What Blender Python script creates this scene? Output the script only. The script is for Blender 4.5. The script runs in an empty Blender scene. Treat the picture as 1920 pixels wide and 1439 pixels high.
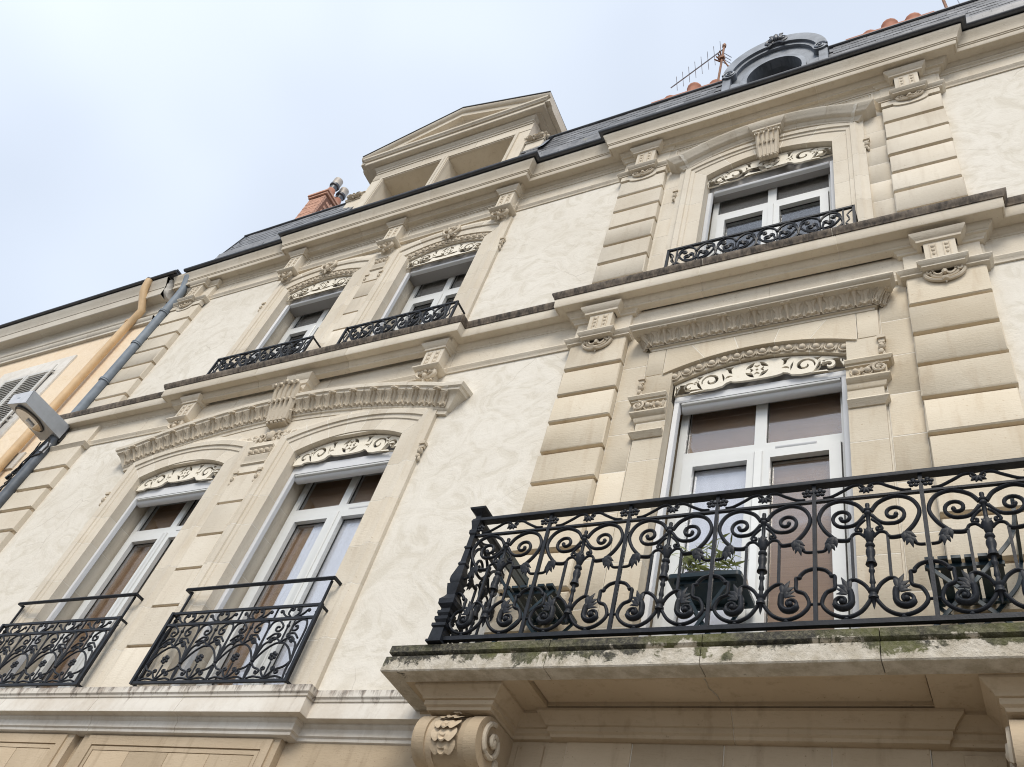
import bpy, math, random
from math import sin, cos, pi, sqrt, radians, asin, atan2
from mathutils import Vector, Matrix
random.seed(7)
sc = bpy.context.scene
# ---------------------------------------------------------------- camera
cam = bpy.data.cameras.new('camera'); cam.sensor_width = 36; cam.sensor_fit = 'HORIZONTAL'
cam.lens = 36 * 1632.53 / 1920; cam.clip_start = .05; cam.clip_end = 2000
camo = bpy.data.objects.new('camera', cam); sc.collection.objects.link(camo)
YAW, PITCH, ROLL = -.68991, .79484, .34687
fw = Vector((sin(YAW)*cos(PITCH), cos(YAW)*cos(PITCH), sin(PITCH)))
rt = Vector((cos(YAW), -sin(YAW), 0)); up = rt.cross(fw)
r2 = rt*cos(ROLL) + up*sin(ROLL); u2 = -rt*sin(ROLL) + up*cos(ROLL)
camo.matrix_world = Matrix(((r2.x, u2.x, -fw.x, 0), (r2.y, u2.y, -fw.y, -4.5), (r2.z, u2.z, -fw.z, 1.6), (0, 0, 0, 1)))
sc.camera = camo
# ---------------------------------------------------------------- sky and sun (thin bright overcast)
SUN_EL, SUN_AZ = radians(46), radians(163)          # azimuth measured clockwise from +Y
wd = bpy.data.worlds.new('World'); sc.world = wd; wd.use_nodes = True
nt = wd.node_tree; nt.nodes.clear()
wo = nt.nodes.new('ShaderNodeOutputWorld'); bg = nt.nodes.new('ShaderNodeBackground')
sky = nt.nodes.new('ShaderNodeTexSky'); sky.sky_type = 'NISHITA'; sky.sun_disc = False
sky.sun_elevation = SUN_EL; sky.sun_rotation = SUN_AZ; sky.air_density = 1.0; sky.dust_density = 1.5; sky.ozone_density = 1.0
tc = nt.nodes.new('ShaderNodeTexCoord'); nz = nt.nodes.new('ShaderNodeTexNoise')
nz.inputs['Scale'].default_value = 1.6; nz.inputs['Detail'].default_value = 3; nz.inputs['Roughness'].default_value = .45
cr = nt.nodes.new('ShaderNodeValToRGB'); cr.color_ramp.elements[0].position = .36; cr.color_ramp.elements[1].position = .66
cr.color_ramp.elements[0].color = (.60, .60, .60, 1); cr.color_ramp.elements[1].color = (.86, .86, .86, 1)
mx = nt.nodes.new('ShaderNodeMix'); mx.data_type = 'RGBA'
nt.links.new(tc.outputs['Generated'], nz.inputs['Vector']); nt.links.new(nz.outputs['Fac'], cr.inputs['Fac'])
nt.links.new(cr.outputs['Color'], mx.inputs['Factor']); nt.links.new(sky.outputs['Color'], mx.inputs['A'])
mx.inputs['B'].default_value = (8.0, 8.7, 9.7, 1)   # lit cloud veil
nt.links.new(mx.outputs['Result'], bg.inputs['Color']); bg.inputs['Strength'].default_value = .085
nt.links.new(bg.outputs[0], wo.inputs['Surface'])
sl = bpy.data.lights.new('sun', 'SUN'); sl.energy = 1.5; sl.angle = radians(25); sl.color = (1, .93, .82)
so = bpy.data.objects.new('sun', sl); sc.collection.objects.link(so)
sd = Vector((sin(SUN_AZ)*cos(SUN_EL), cos(SUN_AZ)*cos(SUN_EL), sin(SUN_EL)))
so.rotation_euler = (-sd).to_track_quat('-Z', 'Y').to_euler(); so.location = (0, -8, 20)
vs = sc.view_settings; vs.view_transform = 'Standard'; vs.look = 'None'; vs.gamma = 1; vs.exposure = .72
sc.cycles.filter_width = 1.05; sc.render.resolution_x = 1024; sc.render.resolution_y = 767

# ---------------------------------------------------------------- materials
def hexc(r, g, b): return (r, g, b, 1)
class NT:
    def __init__(s, name):
        s.m = bpy.data.materials.new(name); s.m.use_nodes = True; s.t = s.m.node_tree
        s.b = s.t.nodes['Principled BSDF']; s.tc = s.n('ShaderNodeTexCoord')
    def n(s, t, **k):
        a = s.t.nodes.new(t)
        for q, v in k.items(): setattr(a, q, v)
        return a
    def l(s, a, b): s.t.links.new(a, b)
    def coord(s, scale=(1, 1, 1), rnd=True):
        mp = s.n('ShaderNodeMapping'); mp.inputs['Scale'].default_value = scale; s.l(s.tc.outputs['Object'], mp.inputs['Vector'])
        if rnd:
            oi = s.n('ShaderNodeObjectInfo'); cm = s.n('ShaderNodeMath', operation='MULTIPLY'); cm.inputs[1].default_value = 37.
            s.l(oi.outputs['Random'], cm.inputs[0]); s.l(cm.outputs[0], mp.inputs['Location'])
        return mp.outputs[0]
    def noise(s, sc_, det=3, ro=.5, dist=0, scale=(1, 1, 1), rnd=True):
        a = s.n('ShaderNodeTexNoise'); a.inputs['Scale'].default_value = sc_; a.inputs['Detail'].default_value = det
        a.inputs['Roughness'].default_value = ro; a.inputs['Distortion'].default_value = dist
        s.l(s.coord(scale, rnd), a.inputs['Vector']); return a.outputs['Fac']
    def ramp(s, f, stops):
        r = s.n('ShaderNodeValToRGB'); e = r.color_ramp.elements
        while len(e) < len(stops): e.new(.5)
        for q, (p, c) in zip(e, stops):
            q.position = p; q.color = (c, c, c, 1) if isinstance(c, (int, float)) else (*c, 1)
        s.l(f, r.inputs['Fac']); return r.outputs['Color']
    def mix(s, f, a, b, mode='MIX'):
        m = s.n('ShaderNodeMix', data_type='RGBA', blend_type=mode)
        for k, v in (('Factor', f), ('A', a), ('B', b)):
            if isinstance(v, (int, float)): m.inputs[k].default_value = v
            elif isinstance(v, tuple): m.inputs[k].default_value = (*v[:3], 1)
            else: s.l(v, m.inputs[k])
        return m.outputs['Result']
    def tint(s, col, amt):
        oi = s.n('ShaderNodeObjectInfo'); mr = s.n('ShaderNodeMapRange'); mr.inputs['To Min'].default_value = 1-amt; mr.inputs['To Max'].default_value = 1+amt
        s.l(oi.outputs['Random'], mr.inputs['Value'])
        h = s.n('ShaderNodeHueSaturation'); s.l(mr.outputs[0], h.inputs['Value']); s.l(col, h.inputs['Color']); return h.outputs['Color']
    def bump(s, items):
        prev = None
        for f, st, d in items:
            b = s.n('ShaderNodeBump'); b.inputs['Strength'].default_value = st; b.inputs['Distance'].default_value = d
            s.l(f, b.inputs['Height'])
            if prev: s.l(prev, b.inputs['Normal'])
            prev = b.outputs[0]
        s.l(prev, s.b.inputs['Normal'])
    def done(s, col, rough=.8, **k):
        if isinstance(col, tuple): s.b.inputs['Base Color'].default_value = (*col[:3], 1)
        else: s.l(col, s.b.inputs['Base Color'])
        s.b.inputs['Roughness'].default_value = rough
        for q, v in k.items(): s.b.inputs[q.replace('_', ' ')].default_value = v
        return s.m
def stone_mat(name, a, b, stain=(.30, .24, .17), stain_amt=.35, tint=.05):
    s = NT(name)
    big = s.noise(1.3, 4, .55); fine = s.noise(70, 4, .65); grain = s.noise(20, 5, .72, scale=(.8, .8, 5)); pit = s.noise(48, 2, .5)
    streak = s.noise(5, 4, .6, scale=(2.2, 2.2, .35), rnd=False)
    c = s.mix(s.ramp(big, [(.3, 0.), (.7, 1.)]), a, b)
    c = s.mix(s.ramp(grain, [(.56, 0.), (.78, .35)]), c, stain)
    c = s.mix(s.ramp(streak, [(.55, 0.), (.85, stain_amt)]), c, stain)
    c = s.mix(s.ramp(pit, [(.70, 0.), (.76, .55)]), c, stain)
    c = s.tint(c, tint)
    s.bump([(grain, .4, .007), (fine, .4, .004), (big, .25, .02)])
    return s.done(c, .85, Specular_IOR_Level=.25)
M = {}
M['stone'] = stone_mat('limestone', (.60, .53, .425), (.70, .64, .54), (.36, .28, .19), .38, .06)
M['stone_w'] = stone_mat('warm_limestone', (.57, .49, .37), (.67, .60, .485), (.40, .29, .18), .55, .085)
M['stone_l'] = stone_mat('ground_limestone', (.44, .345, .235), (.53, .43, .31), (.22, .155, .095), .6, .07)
M['carve'] = stone_mat('carved_limestone', (.55, .475, .37), (.63, .555, .445), (.30, .235, .165), .3, .04)
M['mortar'] = stone_mat('mortar', (.74, .69, .60), (.80, .76, .68), stain_amt=.05)
M['valance'] = stone_mat('cream_painted_wood', (.78, .72, .60), (.83, .78, .68), (.55, .45, .31), .2, .02)
def stucco_mat(name, a, b, dark):
    s = NT(name)
    sw = s.noise(2.6, 4, .6, 2.8, rnd=False); sw2 = s.noise(7, 4, .65, 1.6, rnd=False, scale=(1, 1, 2.2)); fine = s.noise(150, 4, .7, rnd=False); grit = s.noise(48, 4, .7, rnd=False)
    lg = s.noise(.7, 4, .55, rnd=False); run = s.noise(5, 4, .6, rnd=False, scale=(1.6, 1.6, .18))
    c = s.mix(s.ramp(sw, [(.36, 0.), (.50, .8), (.62, 1.)]), a, b); um = s.ramp(s.noise(.9, 3, .5, rnd=False), [(.35, .15), (.65, 1.)])
    c = s.mix(s.mix(um, (0., 0., 0.), s.ramp(sw2, [(.50, 0.), (.74, .42)])), c, dark)
    c = s.mix(s.ramp(lg, [(.4, 0.), (.75, .45)]), c, dark)
    c = s.mix(s.ramp(run, [(.6, 0.), (.85, .35)]), c, dark)
    wv = s.n('ShaderNodeMix', data_type='RGBA'); wv.inputs['Factor'].default_value = .12; nz_ = s.n('ShaderNodeTexNoise'); nz_.inputs['Scale'].default_value = 4.; nz_.inputs['Detail'].default_value = 5
    s.l(s.tc.outputs['Object'], nz_.inputs['Vector']); s.l(s.tc.outputs['Object'], wv.inputs['A']); s.l(nz_.outputs['Color'], wv.inputs['B'])
    vo = s.n('ShaderNodeTexVoronoi', feature='DISTANCE_TO_EDGE'); vo.inputs['Scale'].default_value = 1.25; s.l(wv.outputs['Result'], vo.inputs['Vector'])
    ck = s.ramp(vo.outputs['Distance'], [(.0, .38), (.006, 0.)]); ckm = s.mix(s.ramp(s.noise(1.1, 3, .5, rnd=False), [(.52, 0.), (.62, 1.)]), (0., 0., 0.), ck)
    c = s.mix(ckm, c, (.30, .25, .19))
    sp_ = s.noise(85, 2, .5, rnd=False); c = s.mix(s.ramp(sp_, [(.72, 0.), (.78, .35)]), c, (.36, .31, .24))
    c = s.mix(s.ramp(grit, [(.64, 0.), (.8, .4)]), c, dark)
    s.bump([(sw, .12, .05), (sw2, .11, .022), (grit, .3, .006), (fine, .4, .003)])
    return s.done(c, .9, Specular_IOR_Level=.2)
M['stucco'] = stucco_mat('trowelled_render', (.66, .615, .53), (.755, .715, .64), (.57, .515, .425))
def dark_mat():
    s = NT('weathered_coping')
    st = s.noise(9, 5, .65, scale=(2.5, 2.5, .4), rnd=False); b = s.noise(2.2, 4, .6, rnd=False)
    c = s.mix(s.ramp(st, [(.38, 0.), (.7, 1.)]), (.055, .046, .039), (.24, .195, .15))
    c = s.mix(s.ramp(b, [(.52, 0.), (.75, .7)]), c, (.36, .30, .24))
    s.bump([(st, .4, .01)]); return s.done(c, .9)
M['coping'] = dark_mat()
def zmask(s, z0, z1):
    sp = s.n('ShaderNodeSeparateXYZ'); s.l(s.tc.outputs['Object'], sp.inputs[0]); mr = s.n('ShaderNodeMapRange'); mr.inputs['From Min'].default_value = z0; mr.inputs['From Max'].default_value = z1
    s.l(sp.outputs['Z'], mr.inputs['Value']); return mr.outputs[0]
def madd(s, a, k, b):
    m = s.n('ShaderNodeMath', operation='MULTIPLY_ADD'); s.l(a, m.inputs[0]); m.inputs[1].default_value = k; s.l(b, m.inputs[2]); return m.outputs[0]
def sill_mat():
    s = NT('weathered_pale_sill')
    st = s.noise(6, 5, .65, scale=(2.6, 2.6, .5), rnd=False); b = s.noise(1.8, 5, .65, rnd=False); e = s.noise(30, 5, .7, rnd=False); t = zmask(s, 4.12, 4.28)
    c = s.mix(s.ramp(b, [(.35, 0.), (.62, 1.)]), (.57, .51, .43), (.69, .65, .585))
    c = s.mix(s.ramp(st, [(.5, 0.), (.85, .45)]), c, (.36, .29, .22))
    c = s.mix(s.ramp(madd(s, t, .30, st), [(.66, 0.), (.80, .85)]), c, s.mix(s.ramp(e, [(.4, 0.), (.6, 1.)]), (.10, .085, .072), (.36, .30, .25)))
    s.bump([(e, .4, .006), (b, .3, .02)]); return s.done(c, .85)
M['sill'] = sill_mat()
def moss_mat():
    s = NT('mossy_slab_stone')
    b = s.noise(5.5, 6, .7, .4, rnd=False); e = s.noise(38, 5, .75, rnd=False); st = s.noise(7, 5, .65, .3, scale=(2.2, 2.2, .45), rnd=False); g = s.noise(2.6, 5, .65, rnd=False); t = zmask(s, 4.10, 4.30); pale = s.noise(9, 5, .7, rnd=False)
    c = s.mix(s.ramp(pale, [(.4, 0.), (.6, 1.)]), (.42, .37, .29), (.58, .53, .45))
    gr = s.mix(s.ramp(g, [(.42, 0.), (.58, 1.)]), (.020, .019, .015), (.085, .088, .022))
    gr = s.mix(s.ramp(e, [(.45, 0.), (.68, .75)]), gr, (.20, .185, .12))
    big = s.noise(1.7, 4, .6, rnd=False); m0 = madd(s, t, .45, b); m1 = madd(s, big, .55, m0); m1 = madd(s, st, .25, m1)
    mr = s.n('ShaderNodeMapRange'); mr.inputs['From Min'].default_value = .9; mr.inputs['From Max'].default_value = 1.4; s.l(m1, mr.inputs['Value'])
    c = s.mix(s.ramp(mr.outputs[0], [(.33, 0.), (.44, .95)]), c, gr)
    c = s.mix(s.ramp(e, [(.66, 0.), (.74, .7)]), c, (.05, .045, .035))
    s.bump([(e, .7, .012), (b, .5, .02), (m1, .5, .02)]); return s.done(c, .92)
M['moss'] = moss_mat()
def simple(name, col, rough=.5, metal=0., noise_amt=.12, ns=9, bump=.0, spec=.5, **k):
    s = NT(name); f = s.noise(ns, 4, .6)
    c = s.mix(s.ramp(f, [(.3, 0.), (.75, 1.)]), tuple(x*(1-noise_amt) for x in col), tuple(min(1, x*(1+noise_amt)) for x in col))
    if bump: s.bump([(s.noise(ns*8, 3, .6), bump, .004)])
    return s.done(c, rough, Metallic=metal, Specular_IOR_Level=spec, **k)
def iron_mat():
    s = NT('black_painted_iron'); f = s.noise(14, 4, .65); g = s.noise(90, 3, .6)
    c = s.mix(s.ramp(f, [(.35, 0.), (.7, 1.)]), (.008, .0095, .013), (.020, .023, .030))
    c = s.mix(s.ramp(s.noise(31, 4, .7), [(.72, 0.), (.8, .6)]), c, (.10, .055, .03))
    c = s.mix(s.ramp(s.noise(5, 4, .7, rnd=False), [(.55, 0.), (.8, .6)]), c, (.045, .046, .05)); s.bump([(g, .35, .003), (f, .3, .005)]); return s.done(c, .48, Specular_IOR_Level=.25)
M['iron'] = iron_mat()
M['pvc'] = simple('white_window_frame', (.67, .68, .67), .35, noise_amt=.03)
M['alu'] = simple('pale_shutter_aluminium', (.64, .65, .67), .65, noise_amt=.02, spec=.25)
M['alu_d'] = simple('grey_box_and_fret_shade', (.30, .29, .285), .5, noise_amt=.05)
M['gasket'] = simple('black_gasket', (.02, .02, .02), .6)
M['zinc'] = simple('weathered_zinc', (.20, .22, .25), .48, .45, .35, 4, .1)
M['zinc_d'] = simple('dark_gutter', (.075, .08, .092), .42, .3, .3, 5, .05)
M['pipe'] = simple('blue_grey_zinc_pipe', (.19, .225, .265), .6, .05, .2, 6)
M['pipe_l'] = simple('dark_cast_iron_pipe', (.10, .115, .135), .5, .2, .3, 8)
M['teal'] = simple('petrol_blue_paint', (.014, .036, .050), .4, 0, .15, 8)
M['soil'] = simple('black_plastic_pot', (.01, .01, .011), .4)
M['leaf'] = simple('bamboo_leaf', (.16, .185, .045), .5, 0, .35, 20)
M['clay'] = simple('terracotta', (.46, .21, .14), .8, 0, .22, 6, .3, .3)
M['brick'] = simple('salmon_brick', (.58, .335, .245), .9, 0, .25, 5, .3, .2)
M['brickm'] = simple('dark_brick_joint', (.20, .10, .07), .95)
M['cap_metal'] = simple('rusted_tin_cowl', (.45, .40, .35), .55, .1, .35, 6)
M['rust'] = simple('rusty_mast', (.24, .12, .07), .7, .3, .4, 14)
M['steel'] = simple('galvanised_steel', (.30, .31, .34), .4, .7, .2, 9)
M['lead'] = simple('lead_flashing', (.30, .34, .40), .4, .3, .2, 7)
M['cable'] = simple('black_cable', (.012, .012, .013), .5)
M['cream_st'] = stone_mat('painted_cornice_stone', (.55, .50, .425), (.64, .60, .52), (.38, .32, .25), .3, .02)
M['peach'] = stucco_mat('peach_render', (.80, .645, .46), (.84, .70, .53), (.75, .61, .46))
M['panelw'] = stucco_mat('white_window_band', (.60, .575, .53), (.68, .66, .62), (.48, .43, .36))
M['shut'] = simple('off_white_shutter', (.60, .585, .55), .55, 0, .08)
M['pipe_y'] = simple('ochre_painted_pipe', (.66, .46, .255), .5, 0, .12, 5)
M['lampbox'] = simple('galvanised_lamp_housing', (.40, .43, .47), .42, .35, .12, 7)
M['lampwhite'] = simple('white_lamp_front', (.66, .68, .72), .4)
M['lampin'] = simple('aluminium_reflector', (.20, .185, .17), .45, .3, .25, 12)
M['copper'] = simple('copper', (.75, .33, .17), .2, 1., .1)
M['paper'] = simple('beige_card', (.56, .47, .40), .8)
M['asphalt'] = simple('worn_pale_street_setts', (.12, .105, .085), .9, 0, .3, 20, .4)
M['paving'] = simple('grey_paving', (.18, .155, .125), .9, 0, .2, 12, .3)
M['film'] = simple('pale_net_curtain', (.93, .92, .98), .7, 0, .02, 3)
M['inner'] = simple('brown_interior', (.30, .17, .095), .8, 0, .15, 2)
def reed_mat():
    s = NT('brown_reed_blind'); f = s.noise(2.2, 4, .65, .3, scale=(1, 1, 45)); g = s.noise(3, 3, .5)
    c = s.mix(s.ramp(f, [(.35, 0.), (.68, 1.)]), (.34, .20, .105), (.45, .275, .155)); c = s.mix(s.ramp(g, [(.35, 0.), (.8, .5)]), c, (.20, .115, .065)); return s.done(c, .8)
M['inner_w'] = reed_mat(); M['taupe'] = simple('taupe_blind', (.60, .55, .50), .8, 0, .08, 3)
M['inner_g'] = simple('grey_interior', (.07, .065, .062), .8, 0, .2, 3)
def slate_mat():
    s = NT('blue_grey_slate'); f = s.noise(7, 4, .6); g = s.noise(3, 5, .7, rnd=False)
    c = s.mix(s.ramp(f, [(.3, 0.), (.7, 1.)]), (.085, .088, .095), (.21, .21, .215))
    c = s.mix(s.ramp(g, [(.60, 0.), (.70, .8)]), c, (.20, .19, .13)); c = s.tint(c, .3)
    s.bump([(f, .3, .006)]); return s.done(c, .45, Specular_IOR_Level=.5)
M['slate'] = slate_mat()
def glass_mat(name, refl, tintc):
    m = bpy.data.materials.new(name); m.use_nodes = True; t = m.node_tree; t.nodes.clear()
    o = t.nodes.new('ShaderNodeOutputMaterial'); mxs = t.nodes.new('ShaderNodeMixShader'); tr = t.nodes.new('ShaderNodeBsdfTransparent'); gl = t.nodes.new('ShaderNodeBsdfGlossy')
    fr = t.nodes.new('ShaderNodeFresnel'); fr.inputs['IOR'].default_value = 1.5; ml = t.nodes.new('ShaderNodeMath'); ml.operation = 'MULTIPLY'; ml.inputs[1].default_value = refl
    tr.inputs['Color'].default_value = (*tintc, 1); gl.inputs['Roughness'].default_value = .02
    nb = t.nodes.new('ShaderNodeTexNoise'); nb.inputs['Scale'].default_value = 2.5; bb = t.nodes.new('ShaderNodeBump'); bb.inputs['Strength'].default_value = .06; bb.inputs['Distance'].default_value = .05; tcg = t.nodes.new('ShaderNodeTexCoord')
    t.links.new(tcg.outputs['Object'], nb.inputs['Vector']); t.links.new(nb.outputs['Fac'], bb.inputs['Height']); t.links.new(bb.outputs[0], gl.inputs['Normal'])
    t.links.new(fr.outputs[0], ml.inputs[0]); t.links.new(ml.outputs[0], mxs.inputs[0]); t.links.new(tr.outputs[0], mxs.inputs[1]); t.links.new(gl.outputs[0], mxs.inputs[2]); t.links.new(mxs.outputs[0], o.inputs[0])
    return m
M['glass'] = glass_mat('window_glass', .4, (.93, .94, .95))
M['lens'] = glass_mat('lamp_lens', .5, (.75, .75, .75))

# ---------------------------------------------------------------- mesh helpers.  Facade coordinates: X along the street, p = outward from the wall plane, Z up
class MB:
    def __init__(s): s.v = []; s.f = []
    def add(s, vs, fs):
        o = len(s.v); s.v += [(x, -p, z) for x, p, z in vs]; s.f += [tuple(i+o for i in f) for f in fs]; return s
    def box(s, x0, x1, p0, p1, z0, z1):
        return s.add([(x, p, z) for z in (z0, z1) for p in (p0, p1) for x in (x0, x1)], [(0, 1, 3, 2), (4, 6, 7, 5), (0, 4, 5, 1), (2, 3, 7, 6), (0, 2, 6, 4), (1, 5, 7, 3)])
    def block(s, x0, x1, pb, pf, z0, z1, c=.008):
        a = [(x0, z0), (x1, z0), (x1, z1), (x0, z1)]; b = [(x0+c, z0+c), (x1-c, z0+c), (x1-c, z1-c), (x0+c, z1-c)]
        vs = [(x, pb, z) for x, z in a] + [(x, pf-c, z) for x, z in a] + [(x, pf, z) for x, z in b]
        fs = [(3, 2, 1, 0), (8, 9, 10, 11)]
        for k in (0, 4): fs += [(k+i, k+(i+1) % 4, k+4+(i+1) % 4, k+4+i) for i in range(4)]
        j = c*.45; vs = vs[:4]+[(x+random.uniform(-j, j), p, z+random.uniform(-j, j)) for x, p, z in vs[4:]]
        return s.add(vs, fs)
    def strip(s, secs, cap=True):
        n = len(secs[0]); o = []
        vs = [q for c in secs for q in c]
        for i in range(len(secs)-1):
            for j in range(n): o.append((i*n+j, i*n+(j+1) % n, (i+1)*n+(j+1) % n, (i+1)*n+j))
        if cap: o += [tuple(range(n))[::-1], tuple(range((len(secs)-1)*n, len(secs)*n))]
        return s.add(vs, o)
    def sweep(s, nodes, prof): return s.strip([[(x+sx*d, p+d, z) for d, z in prof] for x, p, sx in nodes])
    def vert(s, cx, sg, prof, z0, z1f):     # jamb: profile (d, p) measured outward from the opening edge cx, sg = side
        return s.strip([[(cx+sg*d, p, z0) for d, p in prof], [(cx+sg*d, p, z1f(d)) for d, p in prof]])
    def poly(s, pts, p0, p1):               # (x, z) outline extruded in depth
        n = len(pts); return s.add([(x, p0, z) for x, z in pts]+[(x, p1, z) for x, z in pts], [tuple(range(n))[::-1], tuple(range(n, 2*n))]+[(i, (i+1) % n, n+(i+1) % n, n+i) for i in range(n)])
    def side(s, pts, x0, x1):               # (p, z) outline extruded along X
        n = len(pts); return s.add([(x0, p, z) for p, z in pts]+[(x1, p, z) for p, z in pts], [tuple(range(n))[::-1], tuple(range(n, 2*n))]+[(i, (i+1) % n, n+(i+1) % n, n+i) for i in range(n)])
    def tube(s, pts, r, k=6, flat=1., cap=True):
        n = len(pts); P = [Vector(q) for q in pts]; R = r if isinstance(r, (list, tuple)) else [r]*n; secs = []
        for i in range(n):
            t = (P[min(i+1, n-1)]-P[max(i-1, 0)]); t = t.normalized() if t.length > 1e-9 else Vector((0, 0, 1))
            a = Vector((0, 1, 0)) if abs(t.y) < .9 else Vector((1, 0, 0)); b = t.cross(a).normalized(); a = b.cross(t).normalized()
            secs.append([tuple(P[i]+b*(R[i]*cos(2*pi*j/k+pi/k))+a*(R[i]*flat*sin(2*pi*j/k+pi/k))) for j in range(k)])
        return s.strip(secs, cap)
    def bar(s, a, b, w, h):                 # rectangular bar between two points
        return s.tube([a, b], max(w, h)*.7071, 4, 1.)
    def lathe(s, prof, x, p, z=0, k=12, sq=False):
        kk = 4 if sq else k; o = pi/4 if sq else 0; m = sqrt(2) if sq else 1
        return s.strip([[(x+r*m*cos(2*pi*j/kk+o), p+r*m*sin(2*pi*j/kk+o), z+h) for j in range(kk)] for r, h in prof])
    def blob(s, x, p, z, rx, rp, rz, n=5, k=8):
        return s.strip([[(x+rx*sin(a)*cos(2*pi*j/k), p+rp*sin(a)*sin(2*pi*j/k), z+rz*cos(a)) for j in range(k)] for a in [.02+(pi-.04)*i/n for i in range(n+1)]])
    def grid(s, fn, nu, nv):
        vs = [fn(i/nu, j/nv) for j in range(nv+1) for i in range(nu+1)]
        return s.add(vs, [(j*(nu+1)+i, j*(nu+1)+i+1, (j+1)*(nu+1)+i+1, (j+1)*(nu+1)+i) for j in range(nv) for i in range(nu)])
    def merge(s, o, dx=0, dp=0, dz=0, mir=False, sx=1, sz=1, rot=0):
        c, n = cos(rot), sin(rot); b = len(s.v); q = -1 if mir else 1
        for x, y, z in o.v:
            x, z = x*sx*q, z*sz; s.v.append((x*c-z*n+dx, y-dp, x*n+z*c+dz))
        s.f += [tuple(i+b for i in (f[::-1] if mir else f)) for f in o.f]; return s
WL = {}
def mesh(name, mb, mat, ang=40):
    me = bpy.data.meshes.new(name); me.from_pydata(mb.v, [], mb.f); me.materials.append(M[mat] if isinstance(mat, str) else mat)
    me.validate(); me.update()
    import bmesh
    bm = bmesh.new(); bm.from_mesh(me); bmesh.ops.recalc_face_normals(bm, faces=bm.faces); bm.to_mesh(me); bm.free()
    me.shade_smooth(); me.set_sharp_from_angle(angle=radians(ang)); return me
def link(ob, parent, loc=(0, 0, 0)):
    sc.collection.objects.link(ob); ob.location = loc; WL[ob.name] = Vector(loc)
    if parent is not None:
        ob.parent = parent; ob.matrix_parent_inverse = Matrix.Translation(-WL[parent.name])
    return ob
def O(name, mb, mat, parent=None, ang=40): return link(bpy.data.objects.new(name, mesh(name, mb, mat, ang)), parent)
def I(name, me, parent, x=0, p=0, z=0, rot=None, scale=None):
    o = bpy.data.objects.new(name, me); link(o, parent, (x, -p, z))
    if rot: o.rotation_euler = rot
    if scale: o.scale = scale
    return o
def thing(name, label, cat, loc=(0, 0, 0), group=None):
    o = bpy.data.objects.new(name, None); link(o, None, loc); o.empty_display_size = .2; tag(o, label, cat, group); return o
def tag(o, label, cat, group=None):
    o['label'] = label; o['category'] = cat
    if group: o['group'] = group
    return o
def cat(pts, n=6):                         # Catmull-Rom through 2-D control points
    o = []; P = [pts[0]]+list(pts)+[pts[-1]]
    for i in range(1, len(P)-2):
        a, b, c, d = P[i-1:i+3]
        for k in range(n):
            t = k/n; o.append(tuple(.5*((2*b[j])+(-a[j]+c[j])*t+(2*a[j]-5*b[j]+4*c[j]-d[j])*t*t+(-a[j]+3*b[j]-3*c[j]+d[j])*t**3) for j in (0, 1)))
    o.append(tuple(pts[-1])); return o
def spiral(cx, cz, r0, r1, a0, a1, n=18): return [(cx+(r0+(r1-r0)*i/n)*cos(a0+(a1-a0)*i/n), cz+(r0+(r1-r0)*i/n)*sin(a0+(a1-a0)*i/n)) for i in range(n+1)]
def pl(pts, p=0): return [(x, p, z) for x, z in pts]
def plan(x0, x1, p0, projs=(), eL=0, eR=0):
    n = [(x0, -.1, -1), (x0, p0, -1)] if eL else [(x0, p0, 0)]
    for xa, xb, p1 in projs: n += [(xa, p0, -1), (xa, p1, -1), (xb, p1, 1), (xb, p0, 1)]
    return n+([(x1, p0, 1), (x1, -.1, 1)] if eR else [(x1, p0, 0)])
def split(nodes, step, g=.0025, off=0., x_prev=None):
    out = []; cur = [nodes[0]]
    for a, b in zip(nodes, nodes[1:]):
        if abs(b[0]-a[0]) > 1e-6 and b[0] > a[0]:
            k = max(1, round((b[0]-a[0])/step)); 
            for i in range(1, k):
                x = a[0]+(b[0]-a[0])*(i+off*(random.random()-.5))/k
                if abs(a[1]-b[1]) < 1e-6: cur.append((x-g, a[1], 0)); out.append(cur); cur = [(x+g, a[1], 0)]
        cur.append(b)
    out.append(cur); return out
def inset(prof, e):
    n = len(prof); ar = sum(prof[i][0]*prof[(i+1) % n][1]-prof[(i+1) % n][0]*prof[i][1] for i in range(n)); sg = 1 if ar > 0 else -1; o = []
    for i in range(n):
        a, b, c = prof[i-1], prof[i], prof[(i+1) % n]
        n1 = (-(b[1]-a[1])*sg, (b[0]-a[0])*sg); n2 = (-(c[1]-b[1])*sg, (c[0]-b[0])*sg)
        l1 = sqrt(n1[0]**2+n1[1]**2) or 1; l2 = sqrt(n2[0]**2+n2[1]**2) or 1
        n1 = (n1[0]/l1, n1[1]/l1); n2 = (n2[0]/l2, n2[1]/l2); k = e/max(.35, 1+n1[0]*n2[0]+n1[1]*n2[1])
        o.append((b[0]+(n1[0]+n2[0])*k, b[1]+(n1[1]+n2[1])*k))
    return o
def course(name, piece, nodes, prof, mat, parent, step=1.15, matcore='mortar'):
    """a run of moulded stones; the core shows only in the joints between them"""
    part = O(name, MB().sweep(nodes, inset(prof, .004)), matcore, parent)
    for nd in split(nodes, step, off=.25): O(piece, MB().sweep(nd, prof), mat, part)
    return part
# ================================================================= ground
g = O('street', MB().box(-900, 900, -900, 900, -.3, 0), 'asphalt'); g['kind'] = 'structure'
g = O('pavement', MB().box(-60, 40, -1, .75, .004, .12), 'paving'); g['kind'] = 'structure'

# ================================================================= the stone town house
H = thing('stone_townhouse', 'ornate cream stone townhouse with black iron balcony and slate mansard roof', 'house', (-4, 0, 0))
XC, XL, XU = -1.377, -6.62, -6.57           # axes: centre bay, left bay first floor, left bay second floor
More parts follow.
